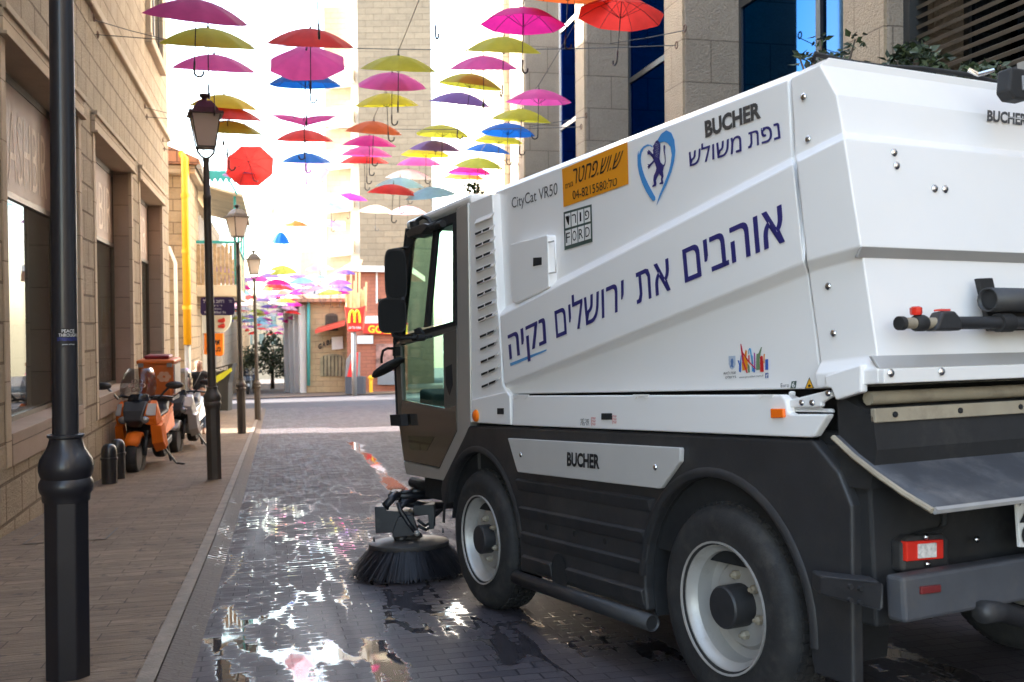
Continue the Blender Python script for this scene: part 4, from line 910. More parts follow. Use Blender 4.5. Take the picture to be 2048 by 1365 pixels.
dtext('slogan_word', 'א', [(1312, 592.5), (1341, 580), (1337, 516), (1307.5, 530)], M_navy, MY, .014); tav('slogan_word', [(1274, 609), (1303, 596.5), (1299, 534), (1269, 548)], MY)
dtext('slogan_word', heb('אוהבים'), [(1371, 566), (1569, 484), (1563, 409), (1365, 500)], M_navy, MY, .022)
dpoly('underline', [[(1020, 727), (1060, 711), (1093, 699), (1093, 702), (1062, 716), (1021, 733)]], M_bluel, MY - .0008)
dtext('maker_lettering', 'BUCHER', [(1411, 274.5), (1522, 234), (1521, 204), (1409, 245)], M_dgrey, UY, .045)
dtext('owner_lettering', heb('משולש'), [(1378, 334), (1483, 303), (1482, 270), (1378, 305)], M_navy, UY, .018); dtext('owner_lettering', heb('נפ'), [(1524, 288.5), (1561, 277), (1558, 245), (1522, 257)], M_navy, UY, .018); tav('owner_lettering', [(1496, 297.5), (1518, 290.5), (1517, 259), (1495, 266)], UY)
dtext('model_lettering', 'CityCat VR50', [(1024, 417), (1115, 389), (1115, 365), (1023, 397)], M_dgrey, UY)
stk = dpoly('orange_sticker', [[(1124, 339), (1255, 284), (1257, 368), (1127, 415)]], M_orange, UY)
dtext('lettering', heb('ש.וש.פחטר'), [(1147, 369), (1240, 334), (1247, 301), (1146, 339)], M_ink, UY + .002, 0, .25, stk)
dtext('lettering', heb('בע״מ'), [(1131, 378), (1146, 372), (1146, 363), (1131, 369)], M_ink, UY + .002, .01, 0, stk)
dtext('lettering', '04-8215580:' + heb('טל'), [(1146, 400), (1234, 371), (1234, 356), (1145, 385)], M_ink, UY + .002, .012, 0, stk)
fg = dpoly('grid_emblem', [[(1127, 425), (1183, 409), (1185, 484), (1129, 501)]], M_fgreen, UY)
def gq(u, v): 
    a = S(1127, 425, UY + .002); b = S(1183, 409, UY + .002); c = S(1185, 484, UY + .002); d = S(1129, 501, UY + .002)
    return (a * (1 - u) + b * u) * (1 - v) + (d * (1 - u) + c * u) * v
mb = MB(); tm = MB(); rows_ = (heb('פורד'), 'FORD')
for r in range(2):
    for c in range(4):
        u0, u1 = .05 + c * .232, .05 + c * .232 + .205; v0, v1 = (.06, .44) if r == 0 else (.50, .90)
        mb.poly([gq(u0, v0), gq(u1, v0), gq(u1, v1), gq(u0, v1)])
        iu = .03 if rows_[r][c] != 'ו' else .075
        o_ = Vector((0, .0015, 0)); bv = v1 - .07; tv = v0 + .07
        put_text(tm, rows_[r][c], gq(u0 + iu, bv) + o_, gq(u1 - iu, bv) + o_, gq(u1 - iu, tv) + o_, gq(u0 + iu, tv) + o_)
mb.build('cell', M_white, fg); tm.build('lettering', M_ink, fg)
def c7(pts): return [(1000 + x / 2.481, 250 + y / 2.481) for x, y in pts]
def c6(pts): return [(1100 + x / 4.096, 270 + y / 4.096) for x, y in pts]
hb = dpoly('heart_emblem', [c6([(842, 98), (828, 84), (800, 78), (768, 92), (742, 122), (728, 165), (724, 130), (716, 170), (717, 250), (730, 320), (752, 390), (785, 460), (815, 510), (838, 538), (855, 542), (864, 530), (862, 510), (840, 470), (808, 410), (778, 345), (758, 285), (745, 230), (744, 190), (750, 150), (768, 112), (795, 93), (820, 90), (835, 104)]),
                          c7([(783, 72), (800, 45), (825, 27), (850, 40), (865, 75), (870, 130), (864, 180), (850, 235), (825, 300), (800, 350), (776, 400), (790, 350), (815, 290), (838, 230), (848, 185), (852, 150), (846, 110), (832, 92), (815, 84), (796, 88), (780, 100)])], M_sky, UY)
lion = [[(866, 52), (880, 44), (892, 54), (902, 75), (904, 110), (900, 150), (896, 195), (905, 225), (925, 245), (932, 262), (925, 300), (930, 340), (922, 365), (930, 395), (925, 404), (896, 406), (898, 395), (910, 388), (908, 360), (912, 345), (893, 318), (880, 345), (868, 375), (872, 402), (868, 418), (836, 430), (840, 416), (852, 405), (846, 370), (850, 335), (866, 300), (872, 275), (862, 240), (848, 205), (840, 190), (838, 175), (846, 150), (842, 128), (850, 110), (842, 90), (852, 82), (858, 66)],
        [(850, 192), (838, 186), (815, 160), (796, 162), (800, 150), (794, 138), (806, 136), (802, 122), (818, 130), (836, 152), (852, 165)],
        [(850, 205), (858, 220), (830, 248), (815, 268), (806, 284), (806, 268), (796, 264), (806, 254), (798, 240), (815, 242), (836, 222)],
        [(918, 255), (936, 240), (942, 215), (938, 170), (930, 130), (928, 95), (936, 80), (944, 95), (940, 130), (946, 175), (948, 220), (940, 252), (926, 268)]]
dpoly('lion', [c6(p) for p in lion], M_navy, UY + .0015, hb)
mb = MB()
for k in range(22):
    u = .15 + .7 * ((k * .37) % 1); v = k / 22; x, y = 856 + 40 * u, 70 + 120 * v; a, b = c6([(x, y)])[0]; d = .9
    mb.poly([S(a - d * .5, b - d, UY + .003), S(a + d * .5, b - d * 1.2, UY + .003), S(a + d * .2, b + d, UY + .003)])
mb.build('mane_fleck', M_white, hb)
# municipal emblem low on the flank
def c5(pts): return [(1400 + x / 5.46, 650 + y / 5.46) for x, y in pts]
mun = dpoly('shield_emblem', [c5([(312, 342), (386, 338), (388, 430), (375, 470), (350, 490), (325, 472), (313, 430)])], pm('pale_blue_print', (.42, .48, .58), .5), LY)
dpoly('shield_lion', [c5([(340, 372), (358, 368), (365, 400), (360, 440), (368, 462), (352, 470), (342, 455), (335, 470), (330, 455), (338, 430), (334, 400)])], pm('mid_blue_print', (.08, .16, .35), .5), LY + .001, mun)
for col, polys in (((.04, .12, .45), [[(410, 388), (428, 392), (434, 430), (446, 335), (452, 335), (447, 520), (424, 512), (426, 440)], [(712, 378), (744, 374), (745, 490), (713, 494)], [(580, 470), (600, 470), (600, 520), (582, 520)]]),
                   ((.75, .26, .01), [[(456, 410), (474, 408), (476, 350), (488, 320), (500, 268), (512, 290), (506, 350), (522, 410), (518, 490), (462, 500)], [(694, 320), (708, 318), (704, 420), (694, 420)]]),
                   ((.50, .02, .05), [[(440, 212), (450, 208), (470, 300), (530, 390), (612, 478), (600, 482), (520, 400), (475, 330), (480, 400), (522, 525), (510, 530), (462, 410)], [(526, 335), (540, 330), (542, 400), (530, 400)]]),
                   ((.55, .02, .02), [[(656, 352), (670, 338), (684, 345), (690, 400), (697, 512), (656, 516)]]),
                   ((.16, .24, .12), [[(616, 320), (636, 314), (668, 242), (676, 246), (650, 380), (655, 490), (612, 495)], [(520, 420), (540, 450), (545, 520), (525, 524)]]),
                   ((.08, .35, .62), [[(524, 320), (530, 268), (543, 252), (556, 262), (580, 420), (574, 470), (545, 290), (538, 270), (532, 322)], [(560, 360), (576, 330), (580, 510), (566, 515)]]),
                   ((.35, .03, .25), [[(588, 302), (602, 312), (604, 480), (590, 470)]])):
    dpoly('city_emblem', [c5(p) for p in polys], flat(col), LY + .0005 * (1 + random.random()), mun)
def q5(x0, y0, x1, y1, h, sl=0): return c5([(x0, y0), (x1, y1), (x1, y1 - h), (x0, y0 - h)])
dtext('lettering', heb('שמח לחיות'), q5(258, 548, 392, 536, 26), M_ink, LY, .02, 0, mun); dtext('lettering', heb('בירושלים'), q5(280, 590, 394, 580, 24), M_ink, LY, .02, 0, mun)
dtext('lettering', 'www.jerusalem.muni.il', q5(428, 584, 690, 564, 22), M_dgrey, LY, 0, 0, mun)
ft = dpoly('square_badge', [c5([(712, 528), (746, 524), (747, 580), (713, 584)])], flat((.06, .10, .3)), LY, mun); dtext('lettering', 'f', q5(722, 580, 742, 578, 40), M_white, LY + .001, .03, 0, ft)
dtext('emission_lettering', 'Euro', q5(882, 684, 972, 680, 44), M_dgrey, LY)
e6 = dpoly('emission_badge', [c5([(1000, 618), (1056, 612), (1044, 694), (986, 698)])], M_fgreen, LY); dtext('lettering', '6', q5(1004, 684, 1036, 682, 54), M_white, LY + .001, .02, 0, e6)
wt = dpoly('warning_triangle', [c5([(1194, 572), (1246, 694), (1144, 698)])], M_ink, LY); dpoly('yellow_field', [c5([(1194, 592), (1236, 688), (1154, 691)])], flat((.8, .4, .02)), LY + .001, wt)
dpoly('pictogram', [c5([(1176, 668), (1192, 650), (1200, 655), (1214, 662), (1204, 678), (1184, 680)])], M_ink, LY + .002, wt)
# ------------------------------------------------------------------ street lamps
M_lamp = pm('lamp_post_paint', (.013, .013, .018), .42, var=.15, vs=5, coat=.25, dirt=.25, dcol=(.028, .026, .025))
M_lampb = pm('brown_lamp_paint', (.05, .04, .032), .5, var=.12, vs=5, dirt=.3, dcol=(.11, .095, .08))
m, t, b, o = _new('lantern_glass'); b.inputs['Base Color'].default_value = (.62, .56, .50, 1); b.inputs['Roughness'].default_value = .35
tr_ = N(t, 'ShaderNodeBsdfTranslucent'); tr_.inputs[0].default_value = (.7, .64, .58, 1); mx = N(t, 'ShaderNodeMixShader'); mx.inputs[0].default_value = .5
t.links.new(b.outputs[0], mx.inputs[1]); t.links.new(tr_.outputs[0], mx.inputs[2]); t.links.new(mx.outputs[0], o.inputs[0]); M_lant = m
HL = 4.88
def make_lamp(label, M, mat):
    r = thing('street_lamp', label, 'street lamp', M, 'lantern posts along the kerb')
    MB().lathe([(.093, -.25), (.093, .905)], n=8, rot=R(22.5)).build('base_shaft', mat, r, bevel=.006)
    MB().lathe([(.094, 0.895), (.096, 0.904), (.096, 0.924), (.104, 0.934), (.109, 0.956), (.108, 0.973), (.102, 0.986), (.098, 0.993), (.103, 1.004), (.109, 1.025), (.109, 1.047), (.103, 1.073), (.089, 1.095), (.076, 1.117), (.069, 1.139), (.066, 1.152), (.066, 1.160), (.074, 1.165), (.074, 1.175), (.05, 1.179)], n=40).build('collar', mat, r, smooth=True, auto=50)
    MB().lathe([(.053, 1.14), (.047, 3.3), (.047, 3.55), (.05, 3.555), (.05, 3.6), (.042, 3.61), (.036, 4.02), (.042, 4.04), (.042, 4.08)], n=24).build('shaft', mat, r, smooth=True, auto=40)
    fk = MB()
    for s in (-1, 1): fk = MB().tube([(0, 0, 4.06), (s * .05, 0, 4.09), (s * .095, 0, 4.14), (s * .105, 0, 4.2)], .014, 8).build('fork', mat, r, smooth=True)
    la = MB()
    la.box((0, 0, 4.205), (.225, .225, .02))
    for sx in (-1, 1):
        for sy in (-1, 1): la.tube([(sx * .108, sy * .108, 4.2), (sx * .172, sy * .172, 4.61)], .011, 4)
    la.loft([[(-.215, -.215, 4.61), (.215, -.215, 4.61), (.215, .215, 4.61), (-.215, .215, 4.61)], [(-.205, -.205, 4.645), (.205, -.205, 4.645), (.205, .205, 4.645), (-.205, .205, 4.645)]])
    lo = la.build('lantern', mat, r)
    MB().loft([[(sx * k, sy * k, z) for sx, sy in ((-1, -1), (1, -1), (1, 1), (-1, 1))] for k, z in ((.10, 4.216), (.165, 4.608))]).build('lantern_glass', M_lant, lo)
    MB().loft([[(sx * k, sy * k, z) for sx, sy in ((-1, -1), (1, -1), (1, 1), (-1, 1))] for k, z in ((.16, 4.645), (.145, 4.69), (.085, 4.775), (.07, 4.79))]).build('lantern_roof', mat, lo)
    MB().lathe([(.05, 4.785), (.035, 4.8), (.03, 4.82), (.06, 4.845), (.066, 4.865), (.055, 4.88), (.03, 4.885)], n=16).build('finial', mat, lo, smooth=True, auto=40)
    return r
def lampM(px, py, h, X=None, rz=20, lean=0):
    p = onground(px, py) if X is None else Vector((X[0], X[1], G(*X)))
    d = (p - CAM).dot(FW); s = h / FPX * d / HL
    p.z += .04
    return Matrix.Translation(p) @ Matrix.Rotation(R(-lean), 4, FW) @ Matrix.Rotation(R(rz), 4, 'Z') @ Matrix.Scale(s, 4)
lamp1 = make_lamp('dark lamp post nearest the camera with a black sticker on its shaft', Matrix.Translation((-.873, 4.62, G(-.89, 4.62) + .04 - .15)) @ Matrix.Rotation(R(.35), 4, FW) @ Matrix.Rotation(R(10), 4, 'Z'), M_lamp)
l2 = dup(lamp1, lampM(429, 965, 767, rz=8, lean=.7), 'brown lantern post right of the parked scooters')
l3 = dup(lamp1, lampM(484, 871, 456, rz=35, lean=.5), 'brown lantern post carrying the purple street sign')
l4 = dup(lamp1, lampM(516, 843, 338, rz=10, lean=.8), 'farthest brown lantern post past the purple street sign')
for l in (l2, l3, l4):
    for c in l.children:
        if c.material_slots: set_mat(c, M_lampb)
        for g in c.children:
            if g.name.split('.')[0] != 'lantern_glass': set_mat(g, M_lampb)
# sticker on the nearest post
W1 = WM[lamp1.name]; iv = W1.inverted()
def cylq(z0, z1, a0, a1, n=10, rr=.0535):
    mb = MB(); vs = []
    for i in range(n + 1):
        a = R(a0 + (a1 - a0) * i / n); vs += [(rr * math.cos(a), rr * math.sin(a), z0), (rr * math.cos(a), rr * math.sin(a), z1)]
    return mb.add(vs, [(2 * i, 2 * i + 2, 2 * i + 3, 2 * i + 1) for i in range(n)])
dirc = iv @ CAM; ac = math.degrees(math.atan2(dirc.y, dirc.x))
_q = on_y(126, 675, 4.62); zc = (iv @ _q).z
sk_ = cylq(zc - .042, zc + .04, ac - 42, ac + 62).build('sticker', M_ink, lamp1, smooth=True)
def cyltext(name, s, zb, h, a0, a1, m, rr=.0545):
    vs, fs = text_mesh(s, .01); mb = MB()
    mb.add([(rr * math.cos(R(a0 + (a1 - a0) * u)), rr * math.sin(R(a0 + (a1 - a0) * u)), zb + v * h) for u, v in vs], fs); mb.build(name, m, sk_)
M_wl = pm('white_lettering', (.75, .75, .75), .5)
cyltext('lettering', 'PEACE', zc + .020, .013, ac - 12, ac + 42, M_wl); cyltext('lettering', 'THROUGH', zc + .003, .013, ac - 26, ac + 55, M_wl)
cyltext('lettering', 'STRENGTH', zc - .014, .013, ac - 32, ac + 56, pm('blue_lettering', (.03, .05, .35), .5)); cyltext('lettering', 'power of hope', zc - .031, .005, ac - 10, ac + 44, M_wl)
# street name plate on the third post
M_purple = pm('purple_enamel', (.045, .025, .11), .35, var=.04, coat=.3)
dz3 = (Vector(l3.matrix_world.translation) - CAM).dot(FW)
def dpl(name, px, d, m, parent=None, t=.03, bevel=0):
    a = [at(x, y, d) for x, y in px]; mb = MB().prism(a, FW * t); return mb.build(name, m, parent, world=parent is not None, bevel=bevel)
def rr_(x0, y0, x1, y1, r):
    pts = []
    for cx_, cy_, a0 in ((x1 - r, y0 + r, -90), (x1 - r, y1 - r, 0), (x0 + r, y1 - r, 90), (x0 + r, y0 + r, 180)):
        for k in range(5): a = R(a0 + 22.5 * k); pts.append((cx_ + r * math.cos(a), cy_ + r * math.sin(a)))
    return pts
sn = thing('street_name_sign', 'purple street name plate with white writing bracketed to a lamp post', 'street sign', at(436, 613, dz3 - .05))
pn = dpl('plate', rr_(401, 595, 469, 631, 6), dz3 - .05, M_purple, sn, .02)
tm = MB()
def dtx(tm, s, x0, y0, x1, h, d, bold=0, sl=0): put_text(tm, s, at(x0, y0, d), at(x1, y0 + sl, d), at(x1, y0 + sl - h, d), at(x0, y0 - h, d), bold=bold)
dtx(tm, heb('רחוב בן הלל'), 406, 606, 448, 5.5, dz3 - .055, .02); dtx(tm, heb('הלל'), 458, 606, 464, 5, dz3 - .055)
dtx(tm, heb('רחוב'), 416, 613.5, 444, 3, dz3 - .055); dtx(tm, 'Ben Hillel St', 409, 627, 452, 4, dz3 - .055, .01); dtx(tm, heb('מספר'), 418, 620, 442, 3, dz3 - .055)
tm.build('lettering', M_wl, pn, world=True)
for y in (604, 620): MB().tube([at(469, y, dz3 - .04), at(482, y, dz3 - .02)], .022, 6).build('bracket', M_lampb, sn, world=True)

# ------------------------------------------------------------------ bollards
M_boll = pm('black_bollard_iron', (.022, .022, .024), .35, var=.2, coat=.3)
def bollard(px, py, lab):
    p = onground(px, py); p.z += .04; d = (p - CAM).dot(FW); h = 80 / FPX * d
    r = thing('bollard', lab, 'bollard', p, 'pipe bollards by the shop wall')
    R_ = .095
    MB().lathe([(R_, -.12), (R_, h * .62)], n=20).build('post', M_boll, r, smooth=True, auto=40)
    MB().lathe([(R_ * 1.1, h * .60), (R_ * 1.12, h * .63), (R_ * 1.1, h * .66), (R_, h * .665)], n=20).build('ring', M_boll, r, smooth=True, auto=40)
    MB().lathe([(R_, h * .66), (R_, h * .8), (R_ * .93, h * .88), (R_ * .75, h * .95), (R_ * .45, h * .99), (.005, h)], n=20).build('cap', M_boll, r, smooth=True, auto=50)
bollard(219, 974, 'black domed bollard nearest the camera beside the orange scooter'); bollard(236, 964, 'black domed bollard half hidden behind its twin at the orange scooter wheel')

# ------------------------------------------------------------------ scooters
M_sor = pm('orange_scooter_paint', (.80, .17, .012), .55, var=.04, spec=.25); M_ssil = pm('silver_scooter_paint', (.38, .38, .39), .3, metal=.4, var=.04, coat=.4)
M_sblk = pm('black_scooter_plastic', (.022, .022, .024), .4, var=.15, coat=.2); M_swh = pm('white_scooter_paint', (.5, .48, .46), .45); M_box = pm('orange_box_plastic', (.62, .14, .02), .45, var=.06)
M_eng = pm('engine_alloy', (.3, .3, .3), .4, metal=.8, var=.2); M_scr = glass('scooter_screen', (.62, .63, .65), .6); M_seatv = pm('black_vinyl', (.03, .03, .032), .5)
M_headl = pm('headlamp_glass', (.35, .36, .38), .1, metal=.6)
def scooter(label, M, paint, box, group='motor scooters parked on the pavement'):
    # local: +x is the front, z up; wheelbase 1.5
    r = thing('motor_scooter', label, 'motor scooter', M, group)
    def sym(name, prof, m, w, parent=r, bevel=.015): # side outline with half width function
        return MB().loft([[Vector((x, s * ww, z)) for x, z, ww in prof] for s in (-1, 1)]).build(name, m, parent, bevel=bevel)
    for x, rr in ((.75, .29), (-.75, .27)):
        w = MB().lathe([(rr - .09, -.045), (rr - .03, -.065), (rr - .006, -.045), (rr, 0), (rr - .006, .045), (rr - .03, .065), (rr - .09, .045)], (x, 0, rr), 32, 'y', caps=False).build('wheel', M_tyre, r, smooth=True)
        MB().lathe([(rr - .085, -.04), (rr - .1, -.02), (.05, -.03), (.05, .03), (rr - .1, .02), (rr - .085, .04)], (x, 0, rr), 24, 'y').build('rim', M_sblk, w)
        MB().lathe([(.11, -.055), (.11, -.05), (.05, -.05)], (x, 0, rr), 24, 'y').build('brake_disc', M_eng, w)
    # front mudguard: arched shell
    rings = []
    for k in range(9):
        a = R(35 + 118 * k / 8); q = .315 + .02 * math.sin(R(180 * k / 8)); c = Vector((.75 + q * math.cos(a), 0, .30 + q * math.sin(a))); hw = .085 * (1 - .35 * (k == 0))
        n = Vector((math.cos(a), 0, math.sin(a))); rings.append([c + Vector((0, s * hw, 0)) - n * dn for s, dn in ((-1, .07), (-.8, .015), (0, 0), (.8, .015), (1, .07))])
    MB().loft(rings, caps=False, closed=False).build('front_mudguard', paint, r, smooth=True, solid=.006)
    for s in (-1, 1): MB().tube([(.75, s * .1, .29), (.60, s * .1, .62)], .024, 8).build('fork_leg', M_sblk, r, smooth=True)
    # front fairing: centre nose, two cheeks, black mouth
    MB().loft([[Vector((.60, s * .05, .66)) , Vector((.80, s * .05, .70)), Vector((.86, s * .10, .80)), Vector((.80, s * .12, .93)), Vector((.66, s * .13, 1.05)), Vector((.50, s * .12, 1.0))] for s in (-1, 1)]).build('nose', M_sblk, r, bevel=.02)
    for s in (-1, 1):
        ck = MB().loft([[Vector((.50, s * .11, 1.05)), Vector((.70, s * .12, .98)), Vector((.80, s * .10, .82)), Vector((.76, s * .12, .72)), Vector((.50, s * .2, .7))], [Vector((.46, s * .2, 1.04)), Vector((.60, s * .23, .96)), Vector((.68, s * .22, .80)), Vector((.62, s * .22, .70)), Vector((.42, s * .25, .7))]]).build('cheek_panel', paint, r, bevel=.015)
        MB().loft([[Vector((.68, s * .14, 1.02)), Vector((.81, s * .135, .88)), Vector((.79, s * .15, .86))], [Vector((.58, s * .215, 1.0)), Vector((.70, s * .21, .86)), Vector((.69, s * .22, .85))]]).build('trim', M_swh, ck)
        MB().ball((.79, s * .115, .80), (.035, .055, .055), 14, 8).build('headlight', M_headl, r, smooth=True)
        MB().loft([[Vector((.46, s * .16, .76)), Vector((.66, s * .15, .72)), Vector((.58, s * .15, .42)), Vector((.36, s * .15, .26)), Vector((.26, s * .2, .34))], [Vector((.42, s * .27, .72)), Vector((.58, s * .255, .68)), Vector((.50, s * .27, .44)), Vector((.30, s * .26, .30)), Vector((.22, s * .27, .36))]]).build('leg_shield', paint, r, bevel=.015)
        MB().loft([[Vector((.25, s * .14, .40)), Vector((.30, s * .14, .30)), Vector((-.3, s * .14, .30)), Vector((-.3, s * .14, .42))], [Vector((.25, s * .25, .40)), Vector((.30, s * .25, .30)), Vector((-.3, s * .22, .32)), Vector((-.3, s * .22, .42))]]).build('footboard', M_sblk, r, bevel=.01)
        MB().loft([[Vector((.05, s * .10, .72)), Vector((.12, s * .10, .45)), Vector((-.55, s * .1, .5)), Vector((-.95, s * .05, .78)), Vector((-.85, s * .1, .86))], [Vector((.05, s * .17, .68)), Vector((.12, s * .2, .45)), Vector((-.5, s * .23, .52)), Vector((-.92, s * .12, .78)), Vector((-.8, s * .17, .82))]]).build('side_panel', paint, r, bevel=.015)
    MB().loft([[Vector((.52, s * .15, .98)), Vector((.45, s * .15, .55)), Vector((.35, s * .15, .55)), Vector((.36, s * .15, .98))] for s in (-1, 1)]).build('inner_fairing', M_sblk, r, bevel=.01)
    MB().loft([[Vector((.12, s * .12, .46)), Vector((.05, s * .13, .76)), Vector((-.35, s * .16, .80)), Vector((-.42, s * .13, .88)), Vector((-.92, s * .1, .92)), Vector((-.95, s * .08, .84)), Vector((-.4, s * .14, .6))] for s in (-1, 1)]).build('seat', M_seatv, r, bevel=.03)
    MB().loft([[Vector((-.05, s * .11, .44)), Vector((-.05, s * .11, .26)), Vector((-.5, s * .13, .2)), Vector((-.7, s * .1, .3)), Vector((-.5, s * .1, .46))] for s in (-1, 1)]).build('engine', M_eng, r, bevel=.03)
    MB().tube([(-.2, -.2, .3), (-.55, -.22, .33), (-1.0, -.22, .48)], [.04, .065, .06], 10).build('exhaust', M_eng, r, smooth=True)
    MB().tube([(-.1, .16, .26), (-.08, .30, .02), (-.02, .40, .015)], .014, 6).build('side_stand', M_sblk, r)
    MB().tube([(-.3, .16, .26), (-.3, .2, .02), (-.42, .2, .02)], .016, 6).build('centre_stand', M_sblk, r)
    # handlebar, mirrors, screen
    MB().tube([(.36, -.36, 1.06), (.42, -.2, 1.09), (.44, 0, 1.06), (.42, .2, 1.09), (.36, .36, 1.06)], .018, 8).build('handlebar', M_sblk, r, smooth=True)
    MB().loft([[Vector((.54, s * .13, 1.03)), Vector((.40, s * .12, 1.02)), Vector((.36, s * .1, 1.10)), Vector((.46, s * .1, 1.13))] for s in (-1, 1)]).build('instrument_pod', M_sblk, r, bevel=.02)
    for s in (-1, 1):
        mr = MB().tube([(.50, s * .22, 1.06), (.50, s * .29, 1.16), (.49, s * .34, 1.22)], .014, 6).build('mirror_stalk', M_sblk, r)
        MB().ball((.48, s * .40, 1.25), (.035, .105, .055), 14, 8).build('mirror', M_sblk, mr, smooth=True)
    rows = []
    for z, x, hw in ((1.0, .70, .14), (1.12, .65, .19), (1.25, .585, .20), (1.40, .51, .175), (1.49, .46, .13)):
        rows.append([Vector((x - .10 * (abs(k) / 3) ** 2, hw * k / 3, z)) for k in range(-3, 4)])
    MB().loft(rows, caps=False, closed=False).build('windscreen', M_scr, r, smooth=True, solid=.006)
    if box:
        bx = MB().loft([[Vector((-.55, s * w_, .96 + z)) for s, w_, z in ((-1, .195, 0), (1, .195, 0), (1, .21, .5), (-1, .21, .5))], [Vector((-1.02, s * w_, .96 + z)) for s, w_, z in ((-1, .195, 0), (1, .195, 0), (1, .21, .5), (-1, .21, .5))]]).build('delivery_box', M_box, r, bevel=.03)
        MB().loft([[Vector((-.53, s * .225, z)) for s, z in ((-1, 1.46), (1, 1.46), (1, 1.53), (-1, 1.53))], [Vector((-1.04, s * .225, z)) for s, z in ((-1, 1.46), (1, 1.46), (1, 1.53), (-1, 1.53))]]).build('lid', M_box, bx, bevel=.025)
        MB().bb(-.92, -.64, -.15, .15, 1.53, 1.59).build('top_light', pm('dark_red_plastic', (.2, .012, .02), .4), bx, bevel=.02)
        MB().bb(-.85, -.75, -.216, -.202, 1.1, 1.3).build('side_panel_white', M_swh, bx)
        for s in (-1, 1): MB().bb(-.545, -.52, s * .17 - .03, s * .17 + .03, 1.42, 1.48).build('catch', M_eng, bx)
        MB().bb(-.98, -.6, .205, .222, 1.0, 1.45).build('white_side', M_swh, bx)
        mb = MB()
        for k in range(6):
            a = k * math.pi / 3; mb.lathe([(.035, 0), (.035, .004)], (-.545, .1 + .05 * math.cos(a), 1.27 + .05 * math.sin(a)), 10, 'x')
        mb.build('box_emblem', pm('pale_orange_print', (.7, .4, .25), .5), bx)
        MB().loft([[Vector((-.5, s * .2, .90)), Vector((-1.0, s * .2, .90)), Vector((-1.0, s * .2, .95)), Vector((-.5, s * .2, .95))] for s in (-1, 1)]).build('rack', M_sblk, r)
        mb = MB()
        for k in range(6):
            a = k * math.pi / 3
            ring_ = [Vector((.60 - .0 + .003, .062 * math.cos(a) + .028 * math.cos(t), 1.26 + .062 * math.sin(a) + .028 * math.sin(t))) for t in [2 * math.pi * i / 12 for i in range(13)]]
            for p in ring_: p.x = .612 - (p.z - 1.12) * .48 + .018
            mb.tube(ring_, .006, 4)
        mb.build('screen_emblem', pm('print_orange_white', (.7, .45, .35), .5), r)
    return r
def scM(px, py, ang):
    p = onground(px, py); p.z += .04; return p
pw = onground(274, 948); d0 = (pw - CAM).dot(FW)
def scoot_matrix(px, py, toward, hgt_scale=1.0):
    p = onground(px, py); p.z += .04
    Rz = Matrix.Rotation(R(toward), 4, 'Z'); f = Rz @ Vector((1, 0, 0)); o = p - f * .75
    sl = Matrix.Rotation(R(3.0), 4, Rz @ Vector((0, 1, 0)))
    o.z = G(o.x, o.y) + .04
    return Matrix.Translation(o) @ sl @ Rz @ Matrix.Diagonal((1, 1.25, 1, 1))
scooter('orange delivery scooter with an orange top box parked by the bollards', scoot_matrix(272, 948, -97), M_sor, True)
scooter('silver scooter parked just behind the orange delivery scooter', scoot_matrix(352, 908, -97), M_ssil, False)

# ------------------------------------------------------------------ people
def skin_figure(name, joints, edges, m, parent, sub=1):
    me = bpy.data.meshes.new(name); me.from_pydata([j[0] for j in joints], [], []) if False else me.from_pydata([j[0] for j in joints], edges, [])
    o = bpy.data.objects.new(name, me); COL.objects.link(o); o.parent = parent; WM[o.name] = WM[parent.name].copy()
    me.materials.append(m); mo = o.modifiers.new('skin', 'SKIN'); mo.use_smooth_shade = True
    for v, j in zip(me.skin_vertices[0].data, joints): v.radius = (j[1], j[2] if len(j) > 2 else j[1])
    me.skin_vertices[0].data[0].use_root = True
    s = o.modifiers.new('sub', 'SUBSURF'); s.levels = sub; s.render_levels = sub + 1
    return o
M_skin = pm('skin', (.36, .20, .14), .55, var=.06); M_hair = pm('blond_hair', (.30, .20, .11), .6, var=.25, vs=20); M_top = pm('black_top', (.015, .015, .018), .8); M_jean = pm('blue_jeans', (.13, .20, .32), .8, var=.15, vs=10)
pp = onground(399, 872); pp.z += .04; dd = (pp - CAM).dot(FW); sP = (148 / FPX * dd) / 1.66
ps = thing('person', 'blond woman in black top and light blue jeans walking beside the shops', 'person', Matrix.Translation(pp) @ Matrix.Rotation(R(8), 4, 'Z') @ Matrix.Scale(sP, 4))
# faces -y (towards the camera), z up
J = [((0, 0, .93), .15, .11), ((0, .0, 1.08), .125, .095), ((0, .01, 1.25), .145, .10), ((0, .02, 1.38), .10, .08), ((0, .01, 1.45), .052, .052),
     ((0, -.01, 1.52), .068, .085), ((0, 0, 1.60), .075, .092), ((0, .005, 1.655), .045, .055),
     ((.16, .02, 1.36), .058), ((.20, .03, 1.12), .043), ((.19, -.04, .90), .033), ((.19, -.06, .82), .028),
     ((-.16, .02, 1.36), .058), ((-.205, .01, 1.12), .043), ((-.16, -.13, .98), .033), ((-.13, -.18, .94), .028),
     ((.085, -.02, .86), .098), ((.09, -.07, .48), .062), ((.085, -.03, .10), .040), ((.088, -.13, .035), .034),
     ((-.085, .0, .86), .098), ((-.085, .03, .48), .062), ((-.08, .16, .12), .040), ((-.08, .09, .035), .034)]
E_ = [(0, 1), (1, 2), (2, 3), (3, 4), (4, 5), (5, 6), (6, 7), (3, 8), (8, 9), (9, 10), (10, 11), (3, 12), (12, 13), (13, 14), (14, 15), (0, 16), (16, 17), (17, 18), (18, 19), (0, 20), (20, 21), (21, 22), (22, 23)]
skin_figure('body', J, E_, M_skin, ps)
